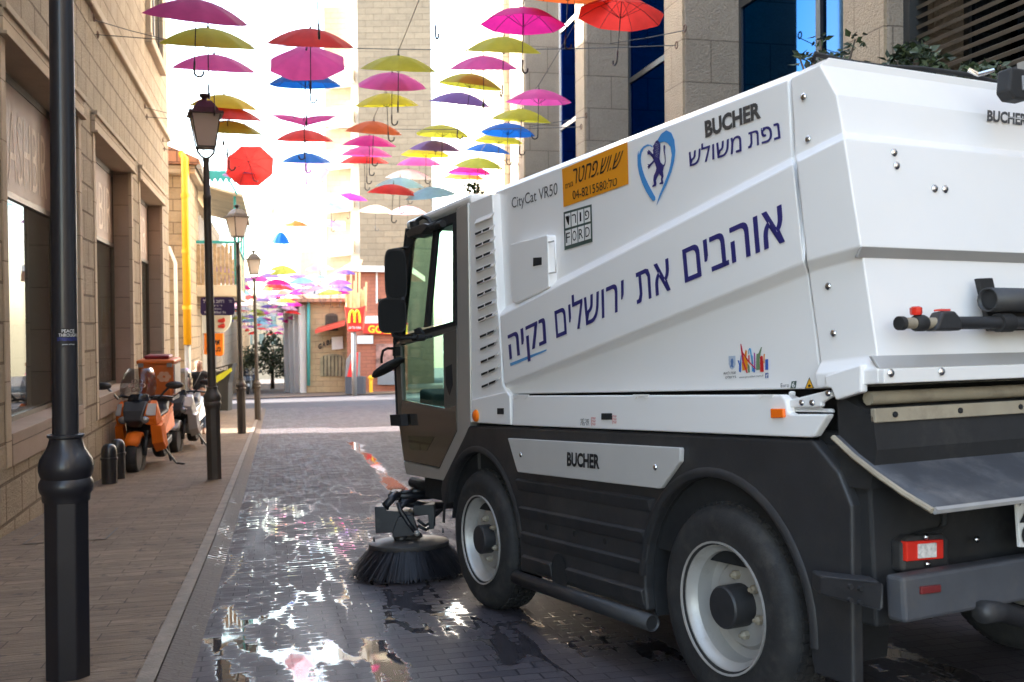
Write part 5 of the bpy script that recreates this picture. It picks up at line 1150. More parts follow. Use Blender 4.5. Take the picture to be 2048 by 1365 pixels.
skin_figure('top', [((0, 0, .93), .172, .128), ((0, .0, 1.08), .148, .112), ((0, .01, 1.25), .166, .118), ((0, .02, 1.375), .115, .095), ((.165, .02, 1.365), .092), ((.19, .03, 1.24), .085), ((-.165, .02, 1.365), .092), ((-.19, .02, 1.24), .085)], [(0, 1), (1, 2), (2, 3), (3, 4), (4, 5), (3, 6), (6, 7)], M_top, ps)
skin_figure('jeans', [((0, 0, .95), .168, .125), ((.088, -.02, .84), .112), ((.092, -.07, .48), .076), ((.087, -.03, .12), .058), ((-.088, 0, .84), .112), ((-.087, .03, .48), .076), ((-.082, .155, .14), .058)], [(0, 1), (1, 2), (2, 3), (0, 4), (4, 5), (5, 6)], M_jean, ps)
skin_figure('hair', [((0, .03, 1.655), .085, .095), ((0, .06, 1.56), .088, .07), ((.06, .05, 1.46), .045), ((-.06, .05, 1.46), .045), ((.065, .03, 1.38), .03)], [(0, 1), (1, 2), (1, 3), (2, 4)], M_hair, ps)
for s in (-1, 1):
    for k in range(4): MB().tube([(s * (.188 if s > 0 else .128) + .012 * (k - 1.5), -.06 if s > 0 else -.18, .83 if s > 0 else .945), (s * (.19 if s > 0 else .125) + .013 * (k - 1.5), -.075 if s > 0 else -.215, .775 if s > 0 else .93)], .008, 6).build('finger', M_skin, ps, smooth=True)
    MB().tube([(s * .175 if s > 0 else -.11, -.07 if s > 0 else -.18, .83 if s > 0 else .955), (s * .16 if s > 0 else -.09, -.095 if s > 0 else -.2, .80 if s > 0 else .96)], .009, 6).build('thumb', M_skin, ps, smooth=True)
    MB().ball((s * .028, -.088, 1.60), (.011, .008, .007), 8, 6).build('eye', M_ink, ps)
    MB().ball((s * .076, .01, 1.585), (.012, .022, .032), 8, 6).build('ear', M_skin, ps)
MB().tube([(0, -.09, 1.60), (0, -.112, 1.565), (0, -.09, 1.558)], [.009, .014, .01], 6).build('nose', M_skin, ps, smooth=True)
MB().ball((0, -.088, 1.525), (.022, .007, .007), 8, 6).build('mouth', pm('lips', (.4, .14, .13), .5), ps)
MB().tube([(.05, -.10, 1.40), (-.05, -.115, 1.2), (-.16, -.07, 1.0)], .006, 6).build('bag_strap', pm('grey_strap', (.2, .2, .2), .6), ps)
for s, y, z in ((1, -.10, .03), (-1, .12, .05)): MB().ball((s * .087, y, z), (.042, .105, .035), 10, 6).build('shoe', pm('tan_shoe', (.3, .2, .13), .6), ps, smooth=True)
# ------------------------------------------------------------------ umbrellas strung over the street
UC = {n: cloth('umbrella_' + n, c) for n, c in dict(plum=(.62, .07, .29), olive=(.64, .60, .05), yellow=(.80, .68, .03), pink=(.88, .12, .46), magenta=(.88, .03, .34), red=(.85, .06, .05), orange=(.88, .18, .04),
      blue=(.015, .16, .62), purple=(.26, .14, .46), lavender=(.5, .3, .62), pale=(.85, .80, .62), rose=(.85, .5, .62), sky=(.35, .66, .82), lime=(.62, .66, .10), white=(.85, .83, .80)).items()}  # pale tints put the overexposed sun on far canopies into the cloth colour
M_shaft = pm('umbrella_shaft', (.03, .03, .035), .4, metal=.3); M_hook = pm('umbrella_handle', (.02, .018, .02), .4)
UR, UH = .5, .19
def canopy_mesh(sag=1.0, flip=False):
    mb = MB(); S_ = 6; ns = 8 * S_; rr = [0, .12, .3, .48, .66, .82, .93, 1.0]; vs = []
    for r in rr:
        for k in range(ns):
            a = 2 * math.pi * k / ns; f = (k % S_) / S_; mid = math.sin(math.pi * f)
            rad = UR * r * (1 - .075 * mid * r * r); z = UH * (1 - r ** 1.9) - .028 * sag * mid * r * (1 - .4 * r) + .012 * mid * r ** 4
            if flip: z = .02 + .05 * math.sin(3 * r) + .10 * abs(math.cos(a)) * r
            vs.append((rad * math.cos(a), rad * math.sin(a), z))
    fs = [(j * ns + k, j * ns + (k + 1) % ns, (j + 1) * ns + (k + 1) % ns, (j + 1) * ns + k) for j in range(len(rr) - 1) for k in range(ns)]
    return mb.add(vs, fs)
def umbrella_proto(flip=False):
    r = thing('umbrella', 'x', 'umbrella'); 
    c = canopy_mesh(1.0, flip).build('canopy', UC['pink'], r, smooth=True, recalc=False)
    MB().lathe([(.004, UH + .07), (.005, UH + .02), (.012, UH + .01), (.012, UH - .002)], n=8).build('tip', M_shaft, r)
    MB().lathe([(.0055, UH), (.0055, -.44)], n=8).build('shaft', M_shaft, r)
    pts = [(0, 0, -.40), (0, 0, -.50)] + [(.045 - .045 * math.cos(a), 0, -.50 - .045 * math.sin(a)) for a in [math.pi * k / 8 for k in range(1, 9)]] + [(.09, 0, -.485)]
    MB().tube(pts, .0105, 8).build('handle', M_hook, r, smooth=True)
    rb = MB()
    for k in range(8):
        a = math.pi / 4 * k; z1 = lambda q: UH * (1 - q ** 1.9) - .004
        if not flip: rb.tube([(UR * q * math.cos(a), UR * q * math.sin(a), z1(q)) for q in (.03, .3, .6, .85, 1.0)], .0028, 4)
        rb.tube([(UR * .5 * math.cos(a), UR * .5 * math.sin(a), z1(.5)), (.012 * math.cos(a), .012 * math.sin(a), -.02)], .0025, 4)
    rb.build('rib_frame', M_shaft, r)
    return r
proto = umbrella_proto(); proto_f = umbrella_proto(True)
GRP = 'colourful umbrellas strung above the street'
used = [False, False]; APEX = {}
def umb(key, px, py, w, col, label, v=0, roll=0, hook=0, flip=False, squash=None, real=1.0, group=GRP, at_z=None):
    d = FPX * real / w if at_z is None else at_z
    c = at(px, py, d); rd = (c - CAM).normalized()
    right = RT; pu = right.cross(rd).normalized()
    ax = pu * math.cos(R(v)) - rd * math.sin(R(v))
    side = ax.cross(rd).normalized() if abs(ax.dot(rd)) < .98 else right
    ax = Matrix.Rotation(R(roll), 3, rd) @ ax
    q = Vector((0, 0, 1)).rotation_difference(ax)
    M = Matrix.Translation(c) @ q.to_matrix().to_4x4() @ Matrix.Rotation(R(hook), 4, 'Z')
    if squash: M = M @ Matrix.Diagonal(squash + (1,))
    if real != 1.0 or at_z is not None: M = M @ Matrix.Scale(w / FPX * d, 4)
    src = proto_f if flip else proto
    if not used[flip]: u = src; u.matrix_world = M; WM[u.name] = M.copy(); u['label'] = label; u['group'] = group; used[flip] = True
    else: u = dup(src, M, label, group)
    set_mat([ch for ch in u.children if ch.name.startswith('canopy')][0], UC[col])
    APEX[key] = M @ Vector((0, 0, UH + .07)); return u
UM = [
 ('A1', 392, 39, 205, 'plum', 'plum umbrella cut off by the top edge of the photo beside the left wall', 3, 7, 10),
 ('A2', 416, 93, 188, 'olive', 'olive umbrella between a plum one above and a pink one below, nearest the left wall', 1, 3.5, 90),
 ('A3', 428, 141, 163, 'pink', 'pink umbrella directly above the lantern of the second lamp post', 1, 3.5, 95),
 ('A4', 447, 216, 136, 'yellow', 'bright yellow umbrella directly behind the lantern finial', 0, 4.5, 80),
 ('A5', 455, 239, 137, 'red', 'red umbrella sandwiched between two yellow ones behind the lantern', 0, 3, 100),
 ('A6', 458, 267, 134, 'lime', 'lime yellow umbrella under the red one behind the lantern', 0, 3, 10),
 ('A7', 500, 333, 98, 'red', 'red umbrella turned over so its ribbed inside faces the street', -58, -12, 30),
 ('A8', 493, 352, 95, 'lavender', 'lavender umbrella mostly hidden behind the upturned red one', -6, 2, 0),
 ('B1', 621, 91, 172, 'red', 'large red umbrella directly above a pink one tipped towards the camera', 2, 2.7, 90),
 ('B2', 615, 129, 156, 'pink', 'pink umbrella tipped forward to show its whole top under a large red one', 24, -2, 20),
 ('B3', 611, 171, 145, 'blue', 'blue umbrella peeking out below the forward tipped pink one', -6, 1, 95),
 ('B4', 608, 249, 129, 'magenta', 'magenta umbrella blown flat and winged above a red one in the second column', 6, 1, 180, True),
 ('B5', 610, 282, 116, 'red', 'small red umbrella tucked under the winged magenta one', -2, 1, 10),
 ('B6', 613, 325, 98, 'blue', 'blue umbrella sitting over a purple one that shows its inside', 2, 1, 0),
 ('B7', 613, 341, 88, 'lavender', 'purple umbrella hanging low with its ribbed inside facing the camera', -42, 0, 0),
 ('B8', 611, 364, 78, 'lime', 'pale lime umbrella glimpsed beneath the inside out purple one', -4, 0, 0),
 ('C1', 797, 141, 151, 'olive', 'olive yellow umbrella in front of the tower, top of the middle column', 1, 2.5, 85),
 ('C2', 784, 173, 142, 'pink', 'pink umbrella between two yellow ones in front of the tower', 7, 2, 20),
 ('C3', 774, 212, 128, 'yellow', 'yellow umbrella just above the orange red one in front of the tower', -2, -1, 0),
 ('C4', 747, 266, 120, 'orange', 'orange red umbrella left of the tower middle with a magenta one under it', 2, 4, 15),
 ('C5', 739, 292, 108, 'magenta', 'magenta umbrella under the orange red one', 1, 2, 0),
 ('C6', 734, 312, 102, 'pink', 'pink umbrella with magenta one above and red one below', -2, 2, 0),
 ('C7', 729, 327, 98, 'red', 'red umbrella lowest of the stack left of the tower middle', 0, 0, 0),
 ('D1', 885, 271, 110, 'olive', 'olive umbrella over the purple one at the right edge of the tower', -6, 3, 10),
 ('D2', 871, 302, 107, 'purple', 'deep purple umbrella between olive and yellow ones by the tower edge', 0, 3, 0),
 ('D3', 852, 312, 101, 'yellow', 'yellow umbrella mostly covered by the deep purple one', -4, 2, 0),
 ('D4', 839, 331, 92, 'pink', 'pink umbrella at the bottom of the stack by the tower edge', 1, 1, 0),
 ('E1', 1046, 50, 173, 'magenta', 'magenta umbrella with its inside rim showing, top right near the pilasters', -14, 1, 30),
 ('E2', 1007, 105, 159, 'olive', 'olive umbrella right below the large magenta one', 0, 2, 95),
 ('E3', 967, 139, 140, 'pink', 'pink umbrella between two olive ones before the pale wall', 1, 0, 90),
 ('E4', 940, 173, 134, 'olive', 'olive umbrella tilting down to the right over a violet one', -4, 7, 15),
 ('E5', 920, 209, 125, 'purple', 'violet umbrella hanging lowest right of the tower under an olive one', 0, 6, 0),
 ('F1', 1077, 205, 133, 'pink', 'pink umbrella topmost of the stack beside the white framed window', -6, 1, 160),
 ('F2', 1043, 242, 123, 'olive', 'olive umbrella between the pink one and the bright blue one', -2, 4, 0),
 ('F3', 1016, 268, 112, 'blue', 'bright blue umbrella under the olive one near the truck roof', -8, 3, 0),
 ('F4', 998, 285, 100, 'olive', 'olive umbrella squeezed between two blue ones', -4, 3, 0),
 ('F5', 975, 305, 94, 'blue', 'lower of two blue umbrellas above the truck louvres', 0, 5, 0),
 ('F6', 956, 335, 101, 'lime', 'lime umbrella over a magenta one just above the truck roof', 2, 3, 0),
 ('F7', 939, 348, 92, 'magenta', 'magenta umbrella below the lime one just above the truck roof', -3, 2, 0),
 ('F8', 928, 358, 85, 'orange', 'orange umbrella lowest of the stack above the cab roof', -3, 2, 0),
 ('G1', 1241, 33, 178, 'red', 'big red umbrella showing its ribs in front of the pilaster window', -20, 3, 100),
 ('G2', 1136, -2, 178, 'orange', 'red umbrella almost wholly outside the top of the photo', -6, 3, 20),
 ('H1', 632, -38, 205, 'red', 'umbrella above the photo edge whose black handle hangs over the large red one', 0, 0, 90),
 ('H2', 869, -26, 185, 'pink', 'umbrella above the photo edge with its handle hanging before the tower edge', 0, 0, 60),
 ('I1', 817, 357, 93, 'white', 'sunlit white umbrella over the pale blue ones above the cab', 2, 2, 0),
 ('I2', 800, 374, 98, 'sky', 'pale blue sunlit umbrella over a red one above the cab', 2, 2, 0),
 ('I3', 786, 389, 104, 'red', 'sunlit red umbrella beneath a pale blue one above the cab', 0, 4, 0),
 ('I4', 862, 394, 104, 'sky', 'pale blue sunlit umbrella nearest the cab roof lamp', 4, -6, 0),
 ('I5', 751, 424, 70, 'pale', 'cream sunlit umbrella left of another cream one beside the cab mirrors', 4, 2, 0),
 ('I6', 815, 427, 76, 'rose', 'pale pink sunlit umbrella right against the cab roof', 4, 0, 0),
 ('I7', 662, 421, 78, 'sky', 'pale blue sunlit umbrella above the balconies', -4, 0, 0),
 ('I8', 662, 402, 76, 'pale', 'cream sunlit umbrella above a pale blue one over the balconies', 2, 0, 0),
 ('J1', 577, 420, 76, 'rose', 'pink umbrella twisted on its side against the white sky', -40, -48, 0),
 ('J2', 556, 421, 42, 'lime', 'small lime umbrella beside the twisted pink one', 10, -20, 0),
]
for row in UM: umb(*row[:6], v=row[6], roll=row[7], hook=row[8], flip=(len(row) > 9))
umb('J3', 561, 486, 44, 'blue', 'blue umbrella collapsed and crumpled hanging alone in the white sky', v=8, roll=4, squash=(.85, .85, 2.6))
for col_, px_, py_, w_, nm_ in (('lime', 568, 548, 58, 'lime'), ('rose', 640, 540, 60, 'pale pink'), ('purple', 690, 548, 46, 'purple'), ('sky', 604, 566, 54, 'pale blue'), ('pink', 516, 562, 50, 'bright pink'), ('yellow', 462, 548, 50, 'yellow'), ('red', 548, 575, 46, 'red'), ('lavender', 655, 452, 64, 'lavender'), ('magenta', 700, 400, 70, 'magenta'), ('orange', 590, 452, 56, 'orange')):
    umb('y', px_, py_, w_, col_, nm_ + ' sunlit umbrella hanging low at middle distance above the tiny far ones' if py_ > 500 else nm_ + ' sunlit umbrella hanging alone before the balcony apartments', v=3, roll=px_ % 9 - 4, hook=px_ * 7 % 360)
rnd = random.Random(11); far_lab = {}
fcols = ['rose', 'pale', 'lavender', 'sky', 'pink', 'white', 'red', 'lime', 'purple', 'magenta']
spots = []
for k in range(120):
    for _ in range(30):
        px, py = rnd.uniform(436, 690), 0; dpt = rnd.uniform(38, 95)
        hgt = rnd.uniform(4.2, 5.2) 
        # height above street at that depth
        p = at(px, 600, dpt); z = G(p.x, p.y) + hgt; py = 646 - (z - 1.28) / dpt * FPX
        if 525 < py < 690 and px > 420 and not (px > 600 and py > 590) and all(abs(px - a) + abs(py - b_) > 8 for a, b_ in spots): break
    spots.append((px, py)); c = fcols[k % len(fcols)]
    umb('z', px, py, FPX / dpt, c, 'tiny sunlit %s umbrella among those far down the street' % dict(rose='pale pink', pale='cream', lavender='lavender', sky='pale blue', pink='pink', white='white', red='red', lime='lime', purple='purple', magenta='magenta')[c],
        v=rnd.uniform(-8, 8), roll=rnd.uniform(-10, 10), hook=rnd.uniform(0, 360), group='distant %s umbrellas' % c)
# wires
M_wire = pm('steel_wire', (.10, .10, .10), .5, metal=.5)
def wire(label, pts, r=.005):
    pts = [Vector(p) for p in pts]; o = []
    for a, b in zip(pts, pts[1:]):
        for k in range(6): f = k / 6; q = a.lerp(b, f); q.z -= .012 * (b - a).length * 4 * f * (1 - f) * .4; o.append(q)
    o.append(pts[-1]); return tag(MB().tube(o, r, 5).build('wire', M_wire), label, 'wire', 'umbrella wires')
def anchor_wire(label, L_, Rr, r=.006):
    w = thing('wire', label, 'wire', L_, 'wires across the street')
    L_, Rr = Vector(L_), Vector(Rr); n = 12; pts = []
    for k in range(n + 1): q = L_.lerp(Rr, k / n); q.z -= .12 * 4 * (k / n) * (1 - k / n); pts.append(q)
    MB().tube(pts, r, 5).build('cable', M_wire, w, world=True)
    for e_, s in ((L_, 1), (Rr, -1)):
        MB().tube([e_ + Vector((s * .03, -.25, .12)), e_ + Vector((s * .45, -.05, .06)), e_ + Vector((s * .95, .0, .0)) - Vector((0, 0, .03))], .006, 5).build('stay', M_wire, w, world=True)
        for q in (e_, e_ + Vector((0, -.28, .14))):
            ring_ = [q + Vector((s * .03, .045 * math.cos(t), .045 * math.sin(t))) for t in [2 * math.pi * k / 12 for k in range(13)]]
            MB().tube(ring_, .009, 6).build('eye_bolt', pm('rusty_iron', (.16, .09, .06), .7), w, world=True)
    return w
anchor_wire('wire from the nearest left wall eye bolts to the pilaster behind the big red umbrella', (-2.27, 14.5, 5.14), (5.2, 12.65, 4.90))
anchor_wire('wire from the middle left wall eye bolts to the pilaster by the white window', (-2.27, 19.8, 5.1), (5.2, 16.95, 4.64))
anchor_wire('wire stretched from the far eye bolts of the left wall above the tiled roof', (-2.27, 22.8, 5.02), (5.2, 21.6, 4.7))
for nm, ks in (('above the column of umbrellas nearest the left wall', ['A1', 'A2', 'A3', 'A4', 'A6']), ('above the umbrella column over the white sky', ['H1', 'B1', 'B3', 'B5', 'B6']), ('above the umbrella column before the tower', ['H2', 'C1', 'C3', 'C4', 'C7']),
               ('above the umbrellas right of the tower', ['E1', 'E2', 'E3', 'E4', 'E5', 'D1']), ('above the stack of umbrellas by the pilasters', ['F1', 'F2', 'F3', 'F5', 'F6'])):
    P_ = [APEX[k] for k in ks]; d0 = (P_[0] - P_[1])
    wire('thin dark wire running ' + nm, [P_[0] + d0.normalized() * 3 + Vector((0, 0, .3))] + P_)
# ------------------------------------------------------------------ old house with balcony beyond the shop building
M_old = stone('old_limestone', (.47, .37, .25), (.40, .31, .21), (.2, .15, .1), .5, .3, .014, relief=1.2, grain=22, stain=.5)
M_tile = stone('terracotta_tiles', (.50, .25, .15), (.42, .2, .12), (.2, .1, .07), .25, .3, .02, relief=.4)
M_yel = pm('yellow_pipe_paint', (.80, .40, .005), .4, var=.06, coat=.2); M_teal = pm('teal_paint', (.03, .30, .30), .5, var=.1); M_wood = pm('weathered_planks', (.40, .29, .17), .75, var=.3, vs=9); M_zinc = pm('grey_zinc', (.28, .27, .25), .5, metal=.3)
M_cream = pm('cream_plaster', (.62, .54, .40), .85, var=.12, vs=1.5, dirt=.3)
oh = thing('old_stone_house', 'old stone house with tiled eave and wooden balcony beyond the shop building', 'building', (-2.15, 30, G(-2.15, 30)))
def ow(name, mb, m, parent=None, **k): return mb.build(name, m, parent or oh, world=True, **k)
ow('wall', MB().bb(-9, -2.15, 27.9, 31.2, -4, 5.35), M_old)
ow('rear_wall', MB().bb(-9, -2.3, 31.2, 46, -4, 5.2), M_old)
ow('roof', MB().loft([[Vector((-1.85, y, 5.42)), Vector((-1.85, y, 5.56)), Vector((-5.5, y, 7.1)), Vector((-9.2, y, 5.5))] for y in (27.5, 31.4)]), M_tile)
ow('eave', MB().bb(-2.15, -1.95, 27.6, 31.3, 5.2, 5.41).bb(-9, -2.15, 27.6, 27.9, 5.2, 5.41), M_smooth, bevel=.03)
ow('gutter', MB().tube([(-1.86, 27.5, 5.36), (-1.86, 31.4, 5.34)], .07, 8), M_zinc)
bal = ow('balcony', MB().bb(-2.3, -1.05, 30.2, 38.5, 2.10, 2.42), M_cream, bevel=.02)
ow('corbel', MB().bb(-2.3, -1.3, 30.4, 30.7, 1.75, 2.1), M_old, bal); ow('corbel', MB().bb(-2.3, -1.3, 34, 34.3, 1.75, 2.1), M_old, bal)
rnd = random.Random(5)
mb = MB()
for k in range(11): x = -2.25 + k * .11; mb.bb(x, x + .095, 30.22, 30.25, 2.42, 3.55 + rnd.uniform(-.05, .05))
for k in range(60): y = 30.3 + k * .135; mb.bb(-1.10, -1.07, y, y + .115, 2.42, 3.55 + rnd.uniform(-.05, .05))
ow('plank_railing', mb, M_wood, bal)
ow('handrail', MB().bb(-2.3, -1.04, 30.18, 30.26, 3.6, 3.68).bb(-1.13, -1.04, 30.26, 38.4, 3.6, 3.68), M_teal, bal)
for y in (30.22, 32.9, 35.6, 38.3): ow('post', MB().bb(-1.12, -1.05, y, y + .07, 2.42, 4.95), M_teal, bal)
for k in range(3):
    y = 30.3 + k * 2.7; wf = ow('window', MB().bb(-2.28, -2.22, y + .3, y + .38, 2.6, 4.7).bb(-2.28, -2.22, y + 1.9, y + 1.98, 2.6, 4.7).bb(-2.28, -2.22, y + 1.1, y + 1.16, 2.6, 4.7), M_white)
    ow('pane', MB().bb(-2.29, -2.26, y + .38, y + 1.9, 2.6, 4.7), M_winglass, wf)
ow('canopy', MB().loft([[Vector((-2.4, y, 5.3)), Vector((-2.4, y, 5.36)), Vector((-.85, y, 4.97)), Vector((-.85, y, 4.90))] for y in (29.9, 38.8)]), M_cream)
mb = MB()
for k in range(9): x = -2.2 + k * .15; mb.prism([(x, 29.86, 5.62), (x + .15, 29.86, 5.60), (x + .15, 29.86, 5.40), (x + .075, 29.86, 5.26), (x, 29.86, 5.40)], (0, .02, 0))
ow('scalloped_valance', mb, M_teal)
ow('strut', MB().tube([(-1.0, 29.9, 4.95), (-1.35, 29.9, 5.62)], .03, 6), M_teal)
for k, (y0, y1) in enumerate(((30.6, 33.2), (34, 37), (38, 42))): ow('shopfront', MB().bb(-2.32, -2.28, y0, y1, -1.2, 1.6), pm('shopfront_%d' % k, ((.22, .16, .1), (.34, .3, .22), (.12, .1, .09))[k], .5, var=.3, vs=1.5))
ow('conduit', MB().tube([(-2.9, 27.8, 3.4), (-2.65, 27.8, 3.3), (-2.5, 27.8, 2.9), (-2.5, 27.8, -1.0)], .045, 8), M_white, smooth=True)
ow('conduit', MB().tube([(-3.0, 27.8, 1.9), (-2.8, 27.8, 1.7), (-2.75, 27.8, 1.0), (-2.8, 27.8, .6)], .04, 8), M_white, smooth=True)
yp = at(375, 690, 26.3); yt = at(374, 318, 26.3)
dpipe = MB().tube([(yp.x, yp.y, yp.z), (yp.x, yp.y, yt.z), (yp.x - .12, yp.y + .1, yt.z + .14)], .10, 14).build('drainpipe', M_yel, oh, world=True, smooth=True)
for f in (.2, .5, .8): MB().lathe([(.115, -.05), (.115, .05)], (yp.x, yp.y, yp.z + (yt.z - yp.z) * f), 14).build('collar', M_yel, dpipe, world=True)
MB().tube([(yp.x, yp.y, yp.z), (yp.x, yp.y, G(yp.x, yp.y))], .08, 10).build('pipe_foot', M_zinc, dpipe, world=True, smooth=True)
# hanging shop signs
def sign(label, px, d, m, t=.12, cat='sign', bevel=.01):
    c = at(sum(p[0] for p in px) / len(px), max(p[1] for p in px), d); s = thing('shop_sign', label, cat, c); b = dpl('board', px, d, m, s, t, bevel); return s, b
s1, b1 = sign('bright orange hanging shop sign behind the second lamp post', [(408, 667), (446, 667), (446, 709), (441, 713), (408, 709)], 33, flat((.85, .22, .01), .5))
tm = MB(); dtx(tm, heb('תיקון'), 413, 690, 441, 9, 32.97, .03); dtx(tm, heb('נעליים'), 413, 703, 441, 8, 32.97, .03); tm.build('lettering', M_ink, b1, world=True)
MB().tube([at(408, 669, 33.05), at(392, 669, 33.4)], .03, 6).build('bracket', M_zinc, s1, world=True)
rc = [(440 + 22 * math.cos(t), 636 + 30 * math.sin(t)) for t in [2 * math.pi * k / 20 for k in range(20)]]
s2, b2_ = sign('cream round hanging sign with red stripes under the balcony', rc, 35, flat((.72, .66, .52), .6))
for y in (640, 651): dpl('red_stripe', [(436, y), (448, y - 4), (450, y + 2), (447, y + 6), (436, y + 5)], 34.95, flat((.5, .03, .02)), b2_, .05)
MB().tube([at(425, 612, 35.05), at(405, 610, 35.4)], .03, 6).build('bracket', M_zinc, s2, world=True)
s3, b3 = sign('black advertising stand with a yellow diagonal stripe behind the second lamp post', [(416, 740), (466, 727), (457, 766), (456, 822), (416, 822)], 33.5, flat((.03, .03, .03), .5), .5, 'advertising stand')
dpl('yellow_stripe', [(416, 762), (462, 736), (464, 742), (446, 758), (416, 776)], 33.47, flat((.62, .62, .03)), b3, .03)
tm = MB(); dtx(tm, 'PHONES', 430, 745, 456, 6, 33.46, .03, -6); tm.build('lettering', M_wl, b3, world=True)

# ------------------------------------------------------------------ buildings round the crossing
M_och = stone('ochre_stone', (.56, .40, .22), (.5, .355, .2), (.34, .24, .14), .6, .32, .008, relief=.5, grain=12)
M_brick = stone('red_brick_cladding', (.42, .15, .09), (.37, .13, .08), (.22, .1, .07), .4, .2, .008, relief=.3)
M_tow = stone('tower_limestone', (.25, .205, .15), (.21, .172, .128), (.15, .122, .09), .95, .48, .012, relief=.3, grain=8, stain=.3)
M_shut = pm('shutter_recess_shade', (.22, .12, .05), .6, var=.2)  # brown of the shutters also stands for shaded recesses between the pilasters
def gz(p): return G(p.x, p.y)
def block(name, label, cat, foot, ztop, m, M0=None):
    c = foot[0]; t_ = thing(name, label, cat, (c.x, c.y, gz(c)))
    MB().prism([Vector((p.x, p.y, -8)) for p in foot], (0, 0, ztop + 8)).build('wall', m, t_, world=True); return t_
A_, B_, C_ = at(702, 700, 58), at(614, 700, 58), at(577, 700, 66)
bk_ = at(640, 700, 75)
cafe = block('corner_cafe', 'ochre stone corner cafe with arched barred window and tiled roof past the crossing', 'building', [A_, B_, C_, C_ + FW * 9, A_ + FW * 12], 2.75, M_och)
def wpl(name, px, d, m, parent, t=.1, bevel=0): return dpl(name, px, d, m, parent, t, bevel)
ridge = 5.2
rfp = [p.copy() for p in (A_, B_, C_)]; mb = MB()
o1 = [Vector((p.x, p.y, 2.7)) - FW * .6 + RT * dx for p, dx in ((A_, .2), (B_, -.8), (C_, -.9))]
top = [Vector((p.x, p.y, ridge)) for p in (A_ + FW * 5, B_ + FW * 5 + RT * 2, C_ + FW * 6 + RT * 3)]
mb.add(o1 + top + [p - Vector((0, 0, .18)) for p in o1], [(0, 1, 4, 3), (1, 2, 5, 4), (0, 6, 7, 1), (1, 7, 8, 2)]); rf_ = mb.build('roof', M_tile, cafe, world=True, solid=.1)
n_bc = (B_ - C_).cross(Vector((0, 0, 1))).normalized()
if n_bc.dot(C_ - CAM) > 0: n_bc = -n_bc
for k in range(4):
    f = .06 + .28 * k; q = C_.lerp(B_, f); w_ = (B_ - C_).normalized()
    MB().prism([Vector((q.x, q.y, -3.6)) + n_bc * .01, Vector((q.x, q.y, -3.6)) + w_ * .55 + n_bc * .01, Vector((q.x, q.y, 2.4)) + w_ * .55 + n_bc * .01, Vector((q.x, q.y, 2.4)) + n_bc * .01], n_bc * .35).build('pilaster', M_plas, cafe, world=True)
    if k < 3:
        q2 = q + w_ * .7
        MB().prism([Vector((q2.x, q2.y, -3.2)) + n_bc * .01, Vector((q2.x, q2.y, -3.2)) + w_ * 1.3 + n_bc * .01, Vector((q2.x, q2.y, 1.3)) + w_ * 1.3 + n_bc * .01, Vector((q2.x, q2.y, 1.3)) + n_bc * .01], n_bc * .1).build('shutter', M_shut, cafe, world=True)
MB().tube([at(617, 772, 57.7), at(617, 598, 57.7)], .1, 10).build('drainpipe', pm('turquoise_pipe', (.08, .36, .32), .5), cafe, world=True, smooth=True)
def arched(px0, py0, px1, py1, d, parent, m=M_ink):
    n = 8; cx_ = (px0 + px1) / 2; r = (px1 - px0) / 2
    pts = [(px0, py1), (px1, py1)] + [(cx_ + r * math.cos(R(a)), py0 + (r * .45) - r * .45 * math.sin(R(a))) for a in range(0, 181, 20)]
    w = dpl('window', pts, d, m, parent, .08)
    gl = MB()
    for k in range(1, 7):
        x = px0 + (px1 - px0) * k / 7; gl.tube([at(x, py0 + 4, d - .05), at(x, py1, d - .05)], .025, 4)
    gl.build('grille', M_ink, w, world=True); return w
M_warmglass = pm('warm_lit_window', (.32, .27, .16), .3, var=.5, vs=1.2)
arched(640, 708, 690, 753, 57.95, cafe, M_warmglass); arched(650, 627, 676, 662, 57.95, cafe, pm('dim_window', (.12, .1, .07), .2))
for k, ch in enumerate('GABRI'):
    tm = MB()
    a = R(-38 + 15 * k); x, y = 640 + 8 * k, 704 - 16 * math.sin(R(20 + 28 * k * .6)); put_text(tm, ch, at(x - 3, y, 57.9), at(x + 3.2, y - 1.5, 57.9), at(x + 3.0, y - 11, 57.9), at(x - 3.4, y - 9, 57.9), bold=.04)
    tm.build('letter', M_ink, cafe, world=True)
wpl('menu_board', [(663, 675), (685, 673), (686, 698), (664, 700)], 57.8, M_white, cafe, .1); 
aw = MB().loft([[at(636, 655, 57.8), at(690, 640, 57.8), at(690, 648, 57.8), at(636, 664, 57.8)], [at(630, 660, 56), at(690, 646, 56), at(690, 652, 56), at(630, 668, 56)]]).build('awning', flat((.55, .06, .03)), cafe, world=True)
brick = block('red_brick_restaurant', 'red brick restaurant with white roof slab and red fascia beyond the cab', 'building', [at(694, 700, 56.5), at(694, 700, 66), at(815, 700, 66), at(815, 700, 56.5)], 4.15, M_brick)
wpl('roof_slab', [(696, 540), (712, 532), (822, 533), (822, 545), (712, 543)], 55.9, M_white, brick, 9)
w_ = wpl('window', [(754, 548), (800, 548), (800, 605), (754, 605)], 56.45, M_winglass, brick, .1); wpl('frame', [(752, 545), (755, 545), (755, 607), (752, 607)], 56.4, M_white, w_, .08)
fs_ = wpl('fascia', [(727, 647), (815, 646), (815, 672), (727, 667)], 56.2, flat((.62, .03, .02)), brick, .3)
tm = MB(); put_text(tm, 'GOLDEN', at(736, 665, 56.1), at(815, 669, 56.1), at(815, 651, 56.1), at(736, 652, 56.1), bold=.03); tm.build('lettering', flat((.85, .55, .02)), fs_, world=True)
wpl('white_panel', [(728, 633), (770, 632), (770, 647), (728, 648)], 56.3, M_white, brick, .15); wpl('notice', [(714, 672), (746, 671), (746, 688), (714, 688)], 56.3, flat((.6, .62, .6)), brick, .1)
